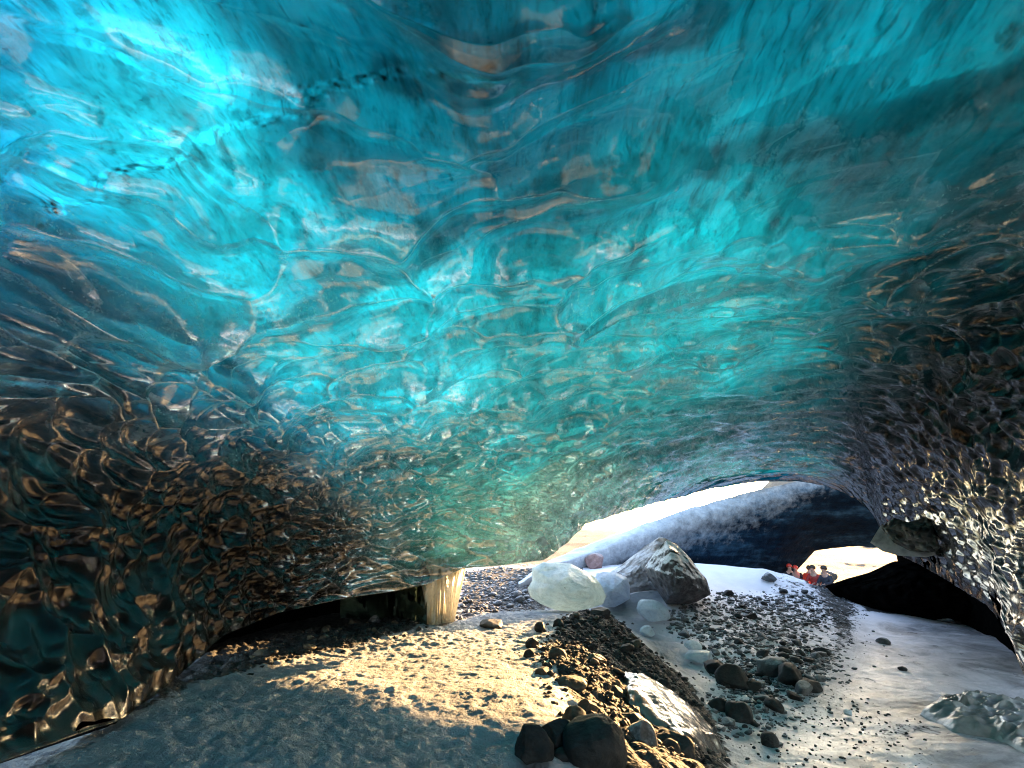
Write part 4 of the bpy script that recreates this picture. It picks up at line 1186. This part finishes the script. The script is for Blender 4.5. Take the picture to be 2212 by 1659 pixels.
POSES = {   # pelvis height, knees, feet, chest lean, hands; x right, y forward (facing), z up
    "stand": dict(pel=(0, 0, .92), kn=[(-.11, .05, .50), (.12, .02, .50)], ft=[(-.12, .0, .07), (.14, -.05, .07)], ch=(0, .10, 1.32), nk=(0, .15, 1.50), hd=(0, .20, 1.63), el=[(-.26, .16, 1.16), (.25, .22, 1.16)], ha=[(-.24, .38, 1.10), (.20, .47, 1.14)]),
    "crouch": dict(pel=(0, 0, .36), kn=[(-.16, .36, .52), (.17, .34, .50)], ft=[(-.14, .10, .07), (.15, .10, .07)], ch=(0, .14, .74), nk=(0, .20, .93), hd=(0, .25, 1.06), el=[(-.27, .26, .64), (.27, .26, .62)], ha=[(-.14, .48, .58), (.14, .48, .58)]),
    "sit": dict(pel=(0, 0, .28), kn=[(-.15, .42, .46), (.16, .40, .44)], ft=[(-.14, .70, .07), (.16, .66, .07)], ch=(0, .02, .70), nk=(0, .05, .90), hd=(0, .09, 1.04), el=[(-.29, .10, .56), (.29, .12, .54)], ha=[(-.16, .36, .50), (.16, .36, .48)]),
}
def person(loc, rotz, pose, m_top, m_leg, head, label):
    q = POSES[pose]; root = empty("person", loc, label, "person", "people resting at the far opening"); root.rotation_euler = (0, 0, rotz)
    P, E, Rd = [], [], []
    def add(p, r, par=None):
        P.append(tuple(p)); Rd.append(r)
        if par is not None: E.append((par, len(P) - 1))
        return len(P) - 1
    v = np.array
    pel = add(q["pel"], .15); wa = add((v(q["pel"]) * .45 + v(q["ch"]) * .55), .14, pel); ch = add(q["ch"], .17, wa); nk = add(q["nk"], .06, ch)
    hd = add(q["hd"], .095, nk); tp = add(v(q["hd"]) + (0, 0, .08), .085, hd); add(v(q["hd"]) + (0, .115, -.005), .016, hd)
    for k, sx in ((0, -1), (1, 1)):
        hp = add(v(q["pel"]) + (sx * .10, 0, -.03), .10, pel); kn = add(q["kn"][k], .068, hp); an = add(v(q["ft"][k]) + (0, -.02, .03), .045, kn); add(v(q["ft"][k]) + (0, .17, -.02), .04, an)
        sh = add(v(q["ch"]) + (sx * .19, 0, .08), .07, ch); el = add(q["el"][k], .05, sh); wr = add(q["ha"][k], .035, el)
        d = v(q["ha"][k]) - v(q["el"][k]); d = d / np.linalg.norm(d); pm = add(v(q["ha"][k]) + d * .07, .036, wr)
        for j, off in enumerate((-.03, -.01, .01, .03)):
            f1 = add(v(P[pm]) + d * .05 + (off, 0, -.01), .010, pm); add(v(P[f1]) + d * (.03 + .008 * (j in (1, 2))) + (0, 0, -.02), .008, f1)
        add(v(P[wr]) + d * .05 + (-sx * .05, 0, .01), .011, wr)
    me = skin_mesh("body", P, E, Rd); link("body", me, M_SKIN, root)
    def cloth(name, idx, grow, mat):
        ids = {i: k for k, i in enumerate(idx)}
        ee = [(ids[a], ids[b]) for a, b in E if a in ids and b in ids]
        link(name, skin_mesh(name, [P[i] for i in idx], ee, [Rd[i] * grow[0] + grow[1] for i in idx]), mat, root)
    arms = []
    legs = [0]
    names = {}
    per = 4 + 4 + 8 + 1
    for k in (0, 1):
        b0 = 7 + k * per
        legs += [b0, b0 + 1, b0 + 2]; arms += [b0 + 4, b0 + 5, b0 + 6]
    cloth("jacket", [1, 0, 2] + arms, (1.06, .025), m_top)
    cloth("trousers", legs, (1.05, .022), m_leg)
    for k in (0, 1):
        b0 = 7 + k * per
        link("boot", skin_mesh("boot", [P[b0 + 2], P[b0 + 3]], [(0, 1)], [.062, .058]), M_BLACK, root)
    V, F = ICO[3]; V = V[:, :] * np.array([.118, .135, .125]); lim = -0.015 - 0.6 * np.maximum(-V[:, 1], 0); k_ = np.clip((lim - V[:, 2]) / 0.1, 0, 1); V[:, :2] *= (1 - 0.55 * k_)[:, None]; V[:, 2] = np.maximum(V[:, 2], lim)
    link("helmet" if head is M_HELMET else ("hood" if head is not M_HAIR else "hair"), make_mesh("helmet", V + v(q["hd"]) + (0, -.01, .055), F), head, root)

def person_at(X, Yhead, r, pose, rotz, *a):
    """stand the figure on the ground so that its head shows at the photo position"""
    p = at(X, Yhead, r)
    person((p[0], p[1], gz_at(p[0], p[1])), rotz, pose, *a)
person_at(1734, 1200, 27.0, "crouch", R(-80), M_RED, M_RED, M_HAIR, "person in a bright red suit leaning forward beside the far opening")
person_at(1716, 1212, 27.6, "crouch", R(150), M_BLACK, M_BLACK, M_HELMET, "crouching person in dark clothes with a red helmet behind the bank")
person_at(1703, 1222, 28.0, "sit", R(170), M_BLACK, M_BLACK, M_HELMET, "leftmost sitting person in black with a small red helmet")
person_at(1757, 1226, 26.0, "sit", R(120), M_DKRED, M_DKRED, M_HAIR, "person in dark red clothes sitting low between the others")
person_at(1780, 1214, 25.4, "sit", R(110), M_NAVY, M_BLACK, M_HAIR, "large dark clad person sitting right of the red ones on the bank")
